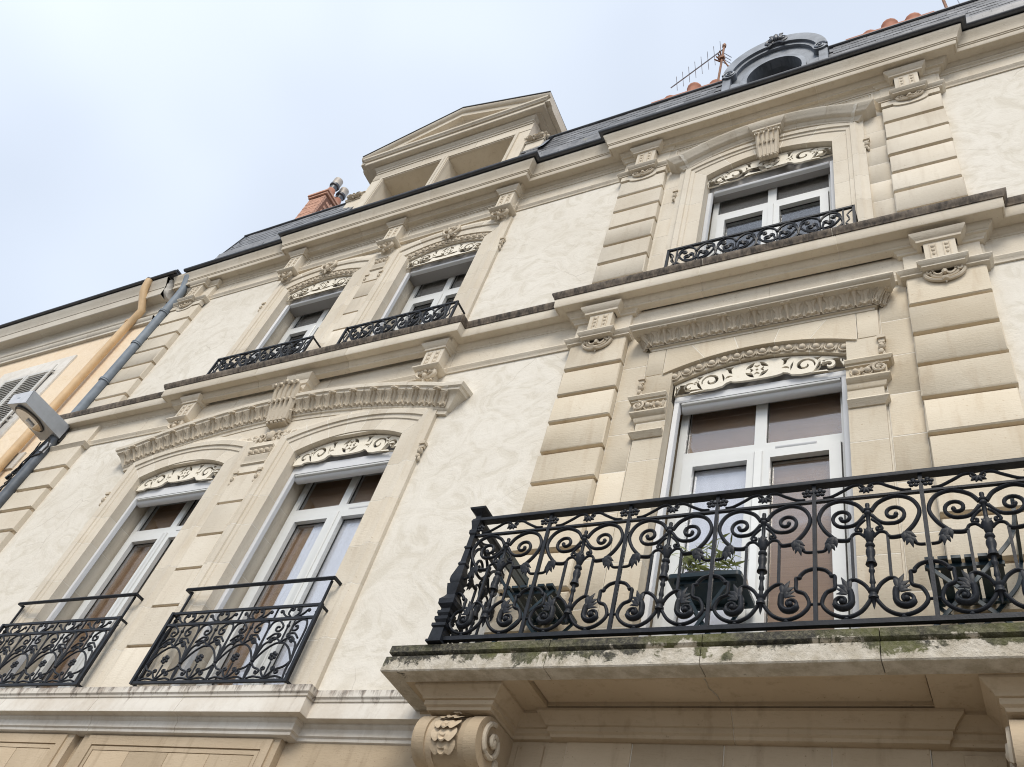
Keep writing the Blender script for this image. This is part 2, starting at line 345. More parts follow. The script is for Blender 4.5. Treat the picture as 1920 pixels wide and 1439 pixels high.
# openings: centre x, half width, sill z, spring z, rise
DOOR = (XC, .69, 4.28, 7.14, .155); UPC = (XC, .675, 8.55, 10.64, .19)
LW = [(-7.805, .675, 4.27, 7.05, .155), (-5.455, .68, 4.27, 7.05, .155)]; UW = [(-7.61, .595, 8.55, 10.66, .14), (-5.535, .595, 8.55, 10.66, .14)]
OPEN = [DOOR, UPC]+LW+UW
WG = .05                                      # the render stops short of the reveals
xs = sorted({-10.9, 4.2, -9.2, -3.2, .6}|{c+s*(h+WG) for c, h, *_ in OPEN for s in (-1, 1)})
zs = sorted({0, 3.0, 11.88}|{v for c, h, a, b, r in OPEN for v in (a, b+r+WG)})
wall = MB()
for x0, x1 in zip(xs, xs[1:]):
    run = None
    for z0, z1 in zip(zs, zs[1:]):
        xm, zm = (x0+x1)/2, (z0+z1)/2
        op = any(abs(xm-c) < h+WG and a < zm < b+r+WG for c, h, a, b, r in OPEN)
        if op:
            if run: wall.box(x0, x1, -.5, 0, *run); run = None
        else: run = (run[0] if run else z0, z1)
    if run: wall.box(x0, x1, -.5, 0, *run)
O('wall', wall, 'stucco', H)

# ---- rusticated pilasters
def pilaster(x0, x1, bots, ztop, zlow, mat, p=.08):
    core = O('pilaster', MB().box(x0+.012, x1-.012, -.02, p-.045, zlow, ztop), 'stone_l', H)
    prev = ztop
    for b in bots:
        O('stone_block', MB().block(x0+random.uniform(-.004, .004), x1+random.uniform(-.004, .004), -.01, p+random.uniform(-.003, .003), b, prev, .009), mat, core); prev = b-.044
    if prev-.1 > zlow: O('stone_block', MB().block(x0, x1, -.01, p, zlow, prev, .009), mat, core)
    return core
LOWB = [7.505-.3505*i for i in range(10)]; UPB = [10.632-.3495*i for i in range(6)]
for x0, x1 in ((-3.125, -2.56), (-.199, .371)):
    pilaster(x0, x1, LOWB, 7.845, 4.28, 'stone_w'); pilaster(x0+.015, x1+.005, UPB, 10.94, 8.5, 'stone')
pilaster(-10.82, -10.15, LOWB, 7.845, 4.2, 'stone'); pilaster(-10.80, -10.14, UPB, 10.94, 8.5, 'stone')

# ---- ashlar of the centre bay between pilasters and window frames
def ashlar(x0, x1, z0, z1, p=.014, mat='stone', rows=None, cols=1, shift=0.):
    part = O('ashlar_facing', MB().box(x0, x1, -.01, p-.0015, z0, z1), 'mortar', H)
    z = z1; i = 0
    while z > z0+.05:
        h = .345 if rows is None else rows; zb = max(z0, z-h); k = cols+(i % 2 if cols > 1 else 0)
        cut = [x0]+[x0+(x1-x0)*(j+(.5 if False else 0)+random.uniform(-.08, .08))/k for j in range(1, k)]+[x1]
        for a, b in zip(cut, cut[1:]): O('ashlar_stone', MB().block(a+.003, b-.003, -.005, p, zb+.004, z-.004, .0012), mat, part)
        z = zb; i += 1
for x0, x1 in ((-2.555, -2.335), (-.42, -.204)): ashlar(x0, x1, 4.28, 7.84, mat='stone_w', rows=.42)
for x0, x1 in ((-2.53, -2.34), (-.41, -.19)): ashlar(x0, x1, 8.5, 10.95)

# ---- moulded window surrounds (jamb stones, arched head stones)
PJ = [(0, -.40), (0, .030), (.14, .030), (.146, .042), (.185, .046), (.19, .062), (.245, .066), (.262, .05), (.275, .042), (.32, .042), (.32, -.05), (.1, -.40)]
PE = [(0, -.40), (0, -.005), (.02, .0), (.082, .012), (.086, .050), (.094, .050), (.094, -.05), (.06, -.40)]
def arc(h, r):
    R = (h*h+r*r)/(2*r); return lambda x: sqrt(R*R-x*x)-(R-r)
def surround(op, prof, mat, nv=7, rows=.43, jw=None, head=None, flat=False, nojamb=False):
    c, h, z0, zs_, r = op; f = arc(h, r); hp = head or prof; jp = jw or prof
    ip = inset(jp, .0012); ih = inset(hp, .0012)
    core = MB()
    for sg in (() if nojamb else (-1, 1)): core.vert(c+sg*h, sg, ip, z0, (lambda d: zs_-.003) if flat else (lambda d: zs_+d))
    def sec(x, P): return [(c+x*(h+d)/h, p, zs_+f(x)+d) for d, p in P]
    if not flat: core.strip([sec(-h+2*h*i/24, ih) for i in range(25)])
    if flat:
        part = O('window_surround', MB().vert(c-h, -1, ip, z0, lambda d: zs_-.003), 'mortar', H); O('window_surround', MB().vert(c+h, 1, ip, z0, lambda d: zs_-.003), 'mortar', H)
    else: part = O('window_surround', core, 'mortar', H)
    for sg in (() if nojamb else (-1, 1)):
        z = z0
        while z < zs_-.02:
            hh = rows*random.uniform(.85, 1.2); z1 = z+hh
            if zs_-z1 < .22: z1 = None
            O('surround_stone', MB().vert(c+sg*h, sg, jp, z+.004, ((lambda d: zs_-.003) if flat else (lambda d: zs_+d-.003)) if z1 is None else (lambda d, z1=z1: z1-.004)), mat, part)
            if z1 is None: break
            z = z1
    for k in range(0 if flat else nv):
        a, b = -h+2*h*k/nv+.004, -h+2*h*(k+1)/nv-.004
        O('arch_stone', MB().strip([sec(a+(b-a)*i/4, hp) for i in range(5)]), mat, part)
    return part, f
# egg-and-dart unit
def egg_unit(w=.095, hh=.07):
    m = MB(); m.blob(0, .008, 0, w*.27, .022, hh*.42, 5, 8)
    m.tube(pl([(w*.40*cos(a), hh*.5*sin(a)-.004) for a in [pi*1.0+pi*i/8 for i in range(9)]], .006), .0065, 5)
    m.tube(pl([(-w*.40, -.002), (-w*.41, hh*.45)], .006), .0065, 5); m.tube(pl([(w*.40, -.002), (w*.41, hh*.45)], .006), .0065, 5)
    m.lathe([(.002, -hh*.5), (.009, 0), (.013, hh*.45)], w*.5, .006, 0, 5); return m
EGG = mesh('egg_ornament', egg_unit(), 'carve')
def eggs(part, op, f, d=.045, p=.004, pitch=.098):
    c, h, z0, zs_, r = op; n = round(2*h/pitch)
    for i in range(n):
        x = -h+2*h*(i+.5)/n; sl_ = (f(min(h, x+.01))-f(max(-h, x-.01)))/.02
        I('egg_ornament', EGG, part, c+x*(h+d)/h, p, zs_+f(x)+d, rot=(0, -math.atan(sl_), 0), scale=(2*h/n/.095*(h+d)/h, 1, 1.05))
# small drop carved under the ears of the frames
def drop_unit():
    m = MB(); m.box(-.03, .03, 0, .05, .20, .235); m.box(-.022, .022, 0, .035, .165, .2)
    m.blob(0, .028, .12, .028, .028, .036); m.blob(-.008, .022, .065, .022, .022, .03); m.blob(.01, .018, .03, .014, .016, .03); m.tube(pl(spiral(0, .12, .024, .006, 0, 5, 10), .05), .005, 5); return m
DROP = mesh('carved_drop', drop_unit(), 'carve')
# cartouche: two scrolls and a leaf, used as small keystones and pendants
def cartouche_unit():
    m = MB(); h = MB()
    sc_ = cat([(.005, -.07), (.045, -.055), (.085, -.005), (.085, .045)], 5)+spiral(.055, .045, .03, .006, 0, 7.5, 16)
    h.tube(pl(sc_, .02), [.012+.006*sin(pi*i/len(sc_)) for i in range(len(sc_))], 6); h.blob(.055, .022, .045, .013, .014, .013, 4, 6)
    h.tube(pl(cat([(.01, .01), (.03, .03), (.03, .06), (.012, .075)], 4), .018), [.011]*12+[.005], 5)
    for a in (.35, .9): h.tube(pl([(.0, -.03), (.05*cos(a-1.2), -.03+.05*sin(a-1.2)-.01), (.085*cos(a-1.1), -.05-.05*sin(a))], .012), [.012, .014, .003], 5)
    m.merge(h); m.merge(h, mir=True); m.blob(0, .02, -.02, .022, .026, .045); m.blob(0, .026, .045, .018, .02, .022); m.lathe([(.002, -.13), (.014, -.1), (.018, -.07)], 0, .012, 0, 6); return m
CART = mesh('carved_cartouche', cartouche_unit(), 'carve')
def swag_unit():
    m = MB(); n = 28
    ring = [(.125*cos(a), -.085*sin(a)) for a in [pi*i/n for i in range(n+1)]]
    m.tube(pl(ring, .014), .013, 6); m.tube(pl([(x*.72, z*.66) for x, z in ring], .014), .010, 6)
    m.poly([(x, z) for x, z in ring], 0, .012)
    for s in (-1, 1): m.tube(pl([(s*x, z) for x, z in spiral(.095, .0, .026, .006, pi, -3.5, 14)], .022), .009, 5); m.tube(pl(cat([(s*.07, -.012), (s*.04, -.04), (s*.012, -.022)], 4), .022), .009, 5)
    m.blob(0, .022, -.012, .022, .018, .024, 4, 7); m.blob(0, .02, -.082, .028, .02, .018, 4, 7); m.lathe([(.002, -.115), (.012, -.09)], 0, .012, 0, 6); return m
SWAG = mesh('carved_swag', swag_unit(), 'carve')

for op in (LW[0], LW[1]):
    part, f = surround(op, PJ, 'stone', 7)
for op in UW:
    part, f = surround(op, PJ, 'stone', 5, .40, head=[(0, -.40), (0, -.005), (.02, .0), (.085, .012), (.088, .032), (.2, .032), (.205, .05), (.25, .06), (.275, .045), (.32, .042), (.32, -.05), (.1, -.40)])
    eggs(part, op, f, pitch=.092); I('carved_cartouche', CART, part, op[0], .045, op[3]+op[4]+.19, scale=(1.35, 1.3, 1.25))
part, f = surround((DOOR[0], DOOR[1], DOOR[2], 6.94, DOOR[4]), [(0, -.40), (0, .034), (.25, .034), (.25, -.05), (.1, -.40)], 'stone_w', 5, .44, head=PE, flat=True); part, f = surround(DOOR, [(0, -.40), (0, .034), (.25, .034), (.25, -.05), (.1, -.40)], 'stone_w', 5, .44, head=PE, nojamb=True); eggs(part, DOOR, f)
DS = part
zl = 7.572; xe = DOOR[1]+.256; fD = f
lm = MB(); lm.strip([[(XC+x*(DOOR[1]+.094)/DOOR[1], q, z) for q, z in ((.0315, DOOR[3]+fD(x)+.094), (.0315, zl), (-.05, zl), (-.05, DOOR[3]+fD(x)+.094))] for x in [-DOOR[1]+2*DOOR[1]*i/24 for i in range(25)]])
LIN = O('door_lintel', lm, 'mortar', H)
cuts = [(-.785, -.785), (-.42, -.56), (-.14, -.19), (.14, .19), (.42, .56), (.785, .785)]        # (foot, head) of each joint
for (a0, a1_), (b0, b1) in zip(cuts, cuts[1:]):
    n = 6; g_ = .004; lo = [a0+g_+(b0-a0-2*g_)*i/n for i in range(n+1)]; hi_ = [a1_+g_+(b1-a1_-2*g_)*i/n for i in range(n+1)]
    O('lintel_stone', MB().strip([[(XC+l, .033, DOOR[3]+fD(max(-DOOR[1], min(DOOR[1], l*DOOR[1]/(DOOR[1]+.094))))+.096), (XC+hh_, .033, zl), (XC+hh_, -.04, zl), (XC+l, -.04, DOOR[3]+fD(max(-DOOR[1], min(DOOR[1], l*DOOR[1]/(DOOR[1]+.094))))+.096)] for l, hh_ in zip(lo, hi_)]), 'stone_w', LIN)
for sg in (-1, 1):
    a, b = sorted((XC+sg*.788, XC+sg*xe)); O('lintel_stone', MB().block(a, b, -.04, .033, 7.25, zl, .003), 'stone_w', LIN); a, b = sorted((XC+sg*.697, XC+sg*xe)); O('lintel_stone', MB().block(a, b, -.04, .033, 6.935, 7.243, .003), 'stone_w', LIN)
part, f = surround(UPC, PJ, 'stone', 5, .40); UCS = part
for sg, c in ((-1, UPC), (1, UPC)): I('carved_drop', DROP, UCS, c[0]+sg*(c[1]+.335), .012, 10.22)
for sg in (-1, 1): I('carved_drop', DROP, DS, XC+sg*.955, .016, 6.98)
for op in LW+UW:
    for sg in (-1, 1): I('carved_drop', DROP, part, op[0]+sg*(op[1]+.33), .01, op[3]-.43)

# ---- windows
def hole_crescent(cx, cz, r, a0, a1, t, n=10):
    o = [(cx+r*cos(a0+(a1-a0)*i/n), cz+r*sin(a0+(a1-a0)*i/n)) for i in range(n+1)]
    q = [(cx+(r-t*sin(pi*i/n))*cos(a0+(a1-a0)*i/n), cz+(r-t*sin(pi*i/n))*sin(a0+(a1-a0)*i/n)) for i in range(n-1, 0, -1)]
    return o+q
def valance_mesh(h, zs_, r, zb, name='pierced_valance'):
    """cream fretwork board: z measured from the bottom corner zb; arched top, lobed bottom, real cut-outs"""
    f = arc(h, r); cv = bpy.data.curves.new(name, 'CURVE'); cv.dimensions = '2D'; cv.fill_mode = 'BOTH'; cv.extrude = .010
    H0 = zs_-zb                                   # board height at the ends
    top = [(h*.985*cos(pi*i/30), zs_-.012-zb+f(h*.985*cos(pi*i/30))) for i in range(31)]
    k = H0
    half = [(-.985, 0), (-.80, .0), (-.78, .13), (-.70, .16), (-.60, .10), (-.50, .10), (-.40, .22), (-.355, .46), (-.30, .56), (-.285, .48), (-.22, .40), (-.1, .36), (0, .36)]
    half = [(x*h, z*k) for x, z in half]
    bot = half+[(-x, z) for x, z in half[:-1][::-1]]
    def spl(pts):
        s = cv.splines.new('POLY'); s.points.add(len(pts)-1)
        for q, (x, z) in zip(s.points, pts): q.co = (x, z, 0, 1)
        s.use_cyclic_u = True
    spl(top+bot)
    zt = lambda x: zs_-zb-.012+f(x)
    hc = []
    cz = (zt(0)+.36*k)/2; u = (zt(0)-.36*k)*.44
    for q in range(4):
        a = pi/4+q*pi/2
        hc.append(hole_crescent(0, cz, u*.95, a-.62, a+.62, u*.40)); b = q*pi/2
        hc.append([(u*.62*cos(b+d)*e, cz+u*.62*sin(b+d)*e) for d, e in ((-.5, 1), (-.25, .55), (0, .42), (.25, .55), (.5, 1), (.22, .95), (0, .80), (-.22, .95))])
    hc.append([(u*.13*cos(i), cz+u*.13*sin(i)) for i in [2*pi*j/8 for j in range(8)]])
    def both(pts): hc.append(pts); hc.append([(-x, z) for x, z in pts][::-1])
    def band(path, wf):
        n = len(path); L_, R_ = [], []
        for i in range(n):
            tx, tz = path[min(i+1, n-1)][0]-path[max(i-1, 0)][0], path[min(i+1, n-1)][1]-path[max(i-1, 0)][1]; l_ = sqrt(tx*tx+tz*tz) or 1; w_ = wf(i/(n-1))
            L_.append((path[i][0]-tz/l_*w_, path[i][1]+tx/l_*w_)); R_.append((path[i][0]+tz/l_*w_, path[i][1]-tx/l_*w_))
        return L_+R_[::-1][1:]
    tap = lambda m: (lambda t: m*(.12+.88*sin(pi*min(1, .06+t*.94))**.8))
    x0 = -.545*h; lo = .14*k; hi_ = zt(x0)-.012; c0 = (lo+hi_)/2; R0 = (hi_-lo)*.43
    both(band(spiral(x0, c0, R0*.92, R0*.20, 3.5, 3.5-7.2, 26), tap(R0*.17)))            # great volute
    both(hole_crescent(x0-R0*.15, c0, R0*1.28, 2.75, 4.3, R0*.30)); both(hole_crescent(x0+R0*.1, c0-R0*.05, R0*1.25, -.35, .75, R0*.22))
    x1 = -.83*h; lo = .02*k; hi_ = zt(x1)-.012; c1 = (lo+hi_)/2; R1 = (hi_-lo)*.40
    both(band(spiral(x1+R1*.25, c1, R1*.9, R1*.2, .3, .3+5.8, 20), tap(R1*.20))); both(hole_crescent(x1-R1*.75, c1, R1*.95, 2.2, 3.9, R1*.42)); both(hole_crescent(x1+R1*1.5, c1+R1*.1, R1*.9, 1.3, 2.7, R1*.3))
    x2 = -.335*h; q = (zt(x2)-.40*k); both([(x2-.055*h, zt(x2)-.014), (x2+.06*h, zt(x2)-.014), (x2+.03*h, zt(x2)-.22*q), (x2+.045*h, zt(x2)-.48*q), (x2+.0*h, zt(x2)-.40*q), (x2-.012*h, zt(x2)-.22*q)])
    both(hole_crescent(x2+.01*h, zt(x2)-.72*q, .16*q, .4, 3.4, .13*q, 6))
    x3 = -.685*h; both([(x3-.05*h, zt(x3)-.013), (x3+.045*h, zt(x3)-.013), (x3+.0*h, zt(x3)-.05)])
    x4 = -.945*h; both([(x4-.018*h, zt(x4)-.014), (x4+.018*h, zt(x4)-.014), (x4+.012*h, zt(x4)-.045), (x4-.016*h, zt(x4)-.05)])
    for q in hc: spl(q)
    ob = bpy.data.objects.new(name, cv); sc.collection.objects.link(ob); bpy.context.view_layer.update()
    me = bpy.data.meshes.new_from_object(ob.evaluated_get(bpy.context.evaluated_depsgraph_get())); bpy.data.objects.remove(ob)
    me.materials.clear(); me.materials.append(M['valance']); return me
def rect_frame(m, x0, x1, z0, z1, w, p0, p1, wb=None, wt=None):
    wb = wb or w; wt = wt or w
    m.box(x0, x0+w, p0, p1, z0, z1); m.box(x1-w, x1, p0, p1, z0, z1); m.box(x0+w, x1-w, p0, p1-.001, z1-wt, z1); m.box(x0+w, x1-w, p0, p1-.001, z0, z0+wb)
def window(op, zbox, transom, ztt, style, vz, F=-.22):
    """style 'low' = pale box with rolled bar, glazed transom; 'up' = dark grey shutter box"""
    c, h, z0, zs_, r = op; x0, x1 = c-h, c+h; E = F+.22      # frame face depth, shift of the glazing
    fr = MB(); rect_frame(fr, x0+.03, x1-.03, z0, zs_-.05, .062, E-.30, F); fr.box(x0+.09, x1-.09, E-.295, F-.002, transom-.04, transom+.05); fr.box(c-.045, c+.045, E-.295, F-.003, transom+.05, zs_-.11)
    W = O('window', fr, 'pvc', H)
    for sg in (-1, 1):
        xa, xb = (x0+.10, c-.004) if sg < 0 else (c+.004, x1-.10)
        lf = MB(); rect_frame(lf, xa, xb, z0+.06, transom-.045, .082, E-.29, F+.022, wb=.13); 
        for q in range(4): pass
        L = O('casement', lf, 'pvc', W)
        gx0, gx1 = xa+.082, xb-.082
        gk = MB(); rect_frame(gk, gx0-.001, gx1+.001, z0+.19, transom-.127, .007, E-.257, E-.246); O('gasket', gk, 'gasket', W)
        O('pane', MB().box(gx0, gx1, E-.256, E-.250, z0+.188, transom-.125), 'glass', W)
        ta, tb = (x0+.09, c-.045) if sg < 0 else (c+.045, x1-.09)
        gk = MB(); rect_frame(gk, ta-.001, tb+.001, transom+.05, zs_-.11, .007, E-.257, E-.246); O('gasket', gk, 'gasket', W)
        O('pane', MB().box(ta, tb, E-.256, E-.250, transom+.052, zs_-.112), 'glass', W)
    O('meeting_stile', MB().block(c-.032, c+.032, E-.24, F+.038, z0+.07, transom-.06, .008), 'pvc', W)
    if style == 'low':
        v = MB(); v.block(c+.12, c+.42, F, F+.016, transom-.03, transom-.008, .005); O('trickle_vent', v, 'alu', W)
    for sg in (-1, 1):
        e = c+sg*h; a, b = sorted((e-sg*.003, e-sg*.052)); O('guide_rail', MB().block(a, b, -.125, -.075, z0, zbox, .006), 'alu', W)
        a, b = sorted((e-sg*.002, e-sg*.042)); O('gasket', MB().box(a, b, -.133, -.1255, z0, zbox), 'gasket', W)
    if style == 'low':
        O('shutter_box', MB().box(x0+.004, x1-.004, -.21, -.080, zbox, vz+.025), 'alu', W); O('fretwork_shade_back', MB().box(x0+.006, x1-.006, -.21, -.150, vz+.02, zs_+r), 'alu_d', W)  # upper box set back in dark grey, painting in shade behind the cut-outs
        b = MB(); n = 8; pr = [(-.10-.10*0, zbox)]+[(-.105, zbox-.018)]+[(-.150+.045*cos(a), zbox-.018-.05*sin(a)*.9) for a in [pi*i/n/1.0 for i in range(1, n)]]+[(-.2, zbox-.018), (-.2, zbox)]
        b.side([(p, z-.001) for p, z in pr], x0+.062, x1-.062); O('shutter_bar', b, 'alu', W)
        b = MB().block(x0+.065, x1-.065, -.13, -.082, zbox-.024, zbox-.004, .004); O('shutter_end_slat', b, 'pvc', W)
    else:
        O('shutter_box', MB().box(x0+.004, x1-.004, F+.003, -.125, zbox-.005, zs_+r), 'alu_d', W)
        b = MB().block(x0+.062, x1-.062, -.14, -.09, zbox-.012, zbox+.03, .005); O('shutter_end_slat', b, 'alu', W)
    zb = vz; me = valance_mesh(h, zs_, r, zb); o = I('pierced_valance', me, W, c, -.045, zb, rot=(pi/2, 0, 0))
    return W
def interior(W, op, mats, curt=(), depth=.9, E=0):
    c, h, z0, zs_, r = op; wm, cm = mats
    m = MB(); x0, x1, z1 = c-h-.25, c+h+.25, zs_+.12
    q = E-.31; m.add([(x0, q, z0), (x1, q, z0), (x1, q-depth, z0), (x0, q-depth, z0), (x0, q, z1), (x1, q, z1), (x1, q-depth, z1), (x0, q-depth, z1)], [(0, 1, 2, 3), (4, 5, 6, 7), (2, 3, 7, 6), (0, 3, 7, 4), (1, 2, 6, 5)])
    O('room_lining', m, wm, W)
    for a, b, za, zb, mt, pp in curt:
        n = 26; O('curtain', MB().grid(lambda u, v: (c+a+(b-a)*u, E+pp+.005*sin(u*31)*(1.1-v) if mt == 'film' else E+pp, za+(zb-za)*v), n, 1), mt, W)
W = window(DOOR, 6.965, 6.455, 6.97, 'low', 7.012); interior(W, DOOR, ('inner', 'film'), [(-.56, -.05, 4.40, 6.43, 'film', -.275), (.0, .56, 4.40, 6.43, 'inner_w', -.285), (-.72, .64, 6.46, 7.2, 'inner_w', -.29)])
DW = W
for k, op in enumerate(LW):
    W = window(op, 6.815, 6.455, 6.81, 'low', 6.90, -.29)
    interior(W, op, ('inner', 'film'), ([(-.74, .64, 6.46, 7.1, 'inner_w', -.29)]+([(-.29, -.03, 4.40, 6.43, 'film', -.272), (-.74, -.27, 4.40, 6.44, 'inner_w', -.29), (.0, .56, 4.40, 6.43, 'film', -.272)] if k else [(-.74, -.03, 4.40, 6.44, 'inner_w', -.29), (-.03, .56, 4.40, 6.44, 'inner_w', -.292)])), E=-.07)
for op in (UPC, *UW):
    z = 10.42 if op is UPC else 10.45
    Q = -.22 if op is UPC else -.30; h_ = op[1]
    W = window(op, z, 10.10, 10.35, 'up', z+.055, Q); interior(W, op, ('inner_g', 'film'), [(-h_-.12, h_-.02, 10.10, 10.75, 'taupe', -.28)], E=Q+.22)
# ---- main cornice, string course, friezes
PR_C = [(-.05, 11.86), (.255, 11.86), (.26, 11.83), (.248, 11.80), (.22, 11.755), (.203, 11.70), (.20, 11.675), (.19, 11.67), (.19, 11.655), (.18, 11.652), (.18, 11.588), (.174, 11.575), (.162, 11.575), (.158, 11.588), (.075, 11.59), (.07, 11.575), (.045, 11.55), (.03, 11.54), (.028, 11.52), (-.05, 11.52)]
CN = plan(-10.93, 4.2, 0, [(-8.50, -4.64, .10), (-3.13, .44, .10)], eL=1)
course('cornice', 'cornice_stone', CN, PR_C, 'stone', H, 1.25)
CF = plan(-10.86, 4.2, 0, [(-8.50, -4.64, .03), (-3.12, .40, .05)], eL=1)
course('cornice_bed', 'frieze_stone', CF, [(-.05, 11.535), (.04, 11.535), (.038, 11.515), (.018, 11.50), (.016, 11.47), (.006, 11.465), (.006, 11.235), (.035, 11.232), (.04, 11.215), (.024, 11.185), (.016, 11.175), (.014, 11.155), (-.05, 11.155)], 'stone', H, 1.5)
g = MB(); gp = [(.25+.035+.035*cos(a), 11.866+.035+.035*sin(a)) for a in [pi+pi*i/8 for i in range(9)]]
g.sweep(plan(-10.95, 4.2, 0, [(-8.50, -4.64, .10), (-3.13, .44, .10)]), gp+[(.315, 11.905), (.2, 11.91), (-.05, 11.915), (-.05, 11.865), (.25, 11.865)]); O('gutter', g, 'zinc_d', H)
PS_T = [(-.05, 8.545), (.0, 8.54), (.185, 8.508), (.195, 8.50), (.195, 8.478), (.182, 8.45), (.172, 8.435), (.170, 8.425), (-.05, 8.425)]
PS_B = [(-.05, 8.423), (.160, 8.423), (.158, 8.39), (.155, 8.312), (.148, 8.30), (.14, 8.30), (.136, 8.308), (.06, 8.31), (.056, 8.295), (.034, 8.262), (.02, 8.252), (.018, 8.235), (.008, 8.228), (-.05, 8.228)]
SN = plan(-10.90, 4.2, 0, [(-8.70, -4.60, .10), (-3.18, .43, .10)], eL=1)
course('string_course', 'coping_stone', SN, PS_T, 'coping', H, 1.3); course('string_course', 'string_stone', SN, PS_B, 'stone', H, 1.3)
SF = plan(-10.86, 4.2, 0, [(-3.13, .38, .02)], eL=1)
course('frieze', 'frieze_stone', SF, [(-.05, 8.235), (.012, 8.235), (.012, 7.975), (.034, 7.972), (.04, 7.955), (.026, 7.925), (.018, 7.915), (.016, 7.895), (-.05, 7.895)], 'stone', H, 1.6)

def capital(x0, x1, zn, zt, mat, upper):
    """necking mould, frieze block, triglyph with two husks, swag or crescent below"""
    xc = (x0+x1)/2
    nk = [(-.02, zn+.06), (.055, zn+.06), (.06, zn+.045), (.045, zn+.02), (.03, zn+.01), (.03, zn-.005), (.012, zn-.012), (-.02, zn-.012)]
    cp = O('pilaster_capital', MB().sweep(plan(x0, x1, .075, [(xc-.125, xc+.125, .13)], 1, 1), nk), mat, H)
    O('frieze_block', MB().block(x0-.0, x1+.0, -.02, .062, zn+.06, zt+.02, .004), mat, cp)
    b = MB(); b.block(xc-.118, xc+.118, .05, .145, zn+.06, zt+.01, .004); O('triglyph', b, mat, cp)
    h = zt-zn-.07
    for s in (-1, 1):
        m = MB()
        m.box(xc+s*.05-.026, xc+s*.05-.020, .144, .152, zn+.075, zt-.03); m.box(xc+s*.05+.020, xc+s*.05+.026, .144, .152, zn+.075, zt-.03)
        for k in range(3): m.blob(xc+s*.05, .146, zt-.06-k*h*.2, .018-.003*k, .012, .024)
        O('husk', m, 'carve', cp)
    # stepped bed of the cornice above
    top = [(-.02, zt+.085), (.06, zt+.085), (.058, zt+.07), (.03, zt+.035), (.018, zt+.025), (.016, zt+.0), (.006, zt-.005), (-.02, zt-.005)]
    O('cap_moulding', MB().sweep(plan(x0-.02, x1+.02, .06, [(xc-.15, xc+.15, .15)], 1, 1), top), mat, cp)
    if upper:
        m = MB(); n = 14
        pts = [(x0, zn-.012), (x0, zn-.10), (xc-.17, zn-.10)]+[(xc-.17*cos(pi*i/n), zn-.10-.075*sin(pi*i/n)) for i in range(1, n)]+[(xc+.17, zn-.10), (x1, zn-.10), (x1, zn-.012)]
        m.poly(pts, .02, .095); O('necking_block', m, mat, cp)
        I('carved_swag', SWAG, cp, xc, .092, zn-.03, scale=(1., 1.2, .95))
    else: I('carved_swag', SWAG, cp, xc, .078, zn-.03, scale=(1.12, 1.4, 1.25))
    return cp
for x0, x1 in ((-3.125, -2.56), (-.199, .371)): capital(x0, x1, 7.84, 8.18, 'stone', False); capital(x0+.015, x1+.005, 11.06, 11.47, 'stone', True)
capital(-10.80, -10.14, 11.06, 11.47, 'stone', True); 
O('frieze_block', MB().block(-10.82, -10.15, -.02, .06, 7.90, 8.24, .004), 'stone', H); O('necking_moulding', MB().sweep(plan(-10.84, -10.13, .07, (), 1, 1), [(-.02, 7.90), (.045, 7.90), (.05, 7.885), (.02, 7.85), (.015, 7.838), (-.02, 7.838)]), 'stone', H)
def console(xc, zn, zt, p=.06):
    b = MB(); b.block(xc-.115, xc+.115, 0, p+.085, zn+.05, zt, .004); c = O('console', b, 'stone', H)
    O('console_cap', MB().sweep(plan(xc-.115, xc+.115, p+.085, (), 1, 1), [(-.1, zt+.085), (.06, zt+.085), (.058, zt+.07), (.03, zt+.035), (.018, zt+.025), (.016, zt), (-.1, zt)]), 'stone', c)
    O('console_ledge', MB().sweep(plan(xc-.115, xc+.115, p+.08, (), 1, 1), [(-.1, zn+.05), (.05, zn+.05), (.05, zn+.035), (.02, zn+.005), (.0, zn), (-.1, zn)]), 'stone', c)
    for s in (-1, 1):
        m = MB()
        m.box(xc+s*.05-.026, xc+s*.05-.020, p+.08, p+.091, zn+.07, zt-.03); m.box(xc+s*.05+.020, xc+s*.05+.026, p+.08, p+.091, zn+.07, zt-.03)
        for k in range(3): m.blob(xc+s*.05, p+.086, zt-.06-k*.07, .018-.003*k, .012, .026)
        O('husk', m, 'carve', c)
    O('drop_base', MB().side([(0, zn), (p+.05, zn), (p+.04, zn-.05), (.03, zn-.15), (0, zn-.17)], xc-.085, xc+.085), 'stone', c)
    I('carved_cartouche', CART, c, xc, p+.03, zn-.055, scale=(1.25, 1.6, .9))
for x in (-8.39, -6.57, -4.77): console(x, 11.04, 11.47, .06)
for x in (-8.36, -4.74): console(x, 7.86, 8.19, .05)
# long panels between the consoles of the top frieze
for a, b in ((-8.2, -6.76), (-6.38, -4.96), (-2.48, -1.6), (-1.16, -.25)):
    m = MB(); rect_frame(m, a, b, 11.27, 11.44, .02, .0, .048 if a < -3 else .066); rect_frame(m, a+.03, b-.03, 11.30, 11.41, .012, .0, .043 if a < -3 else .061); O('panel_moulding', m, 'stone', H)

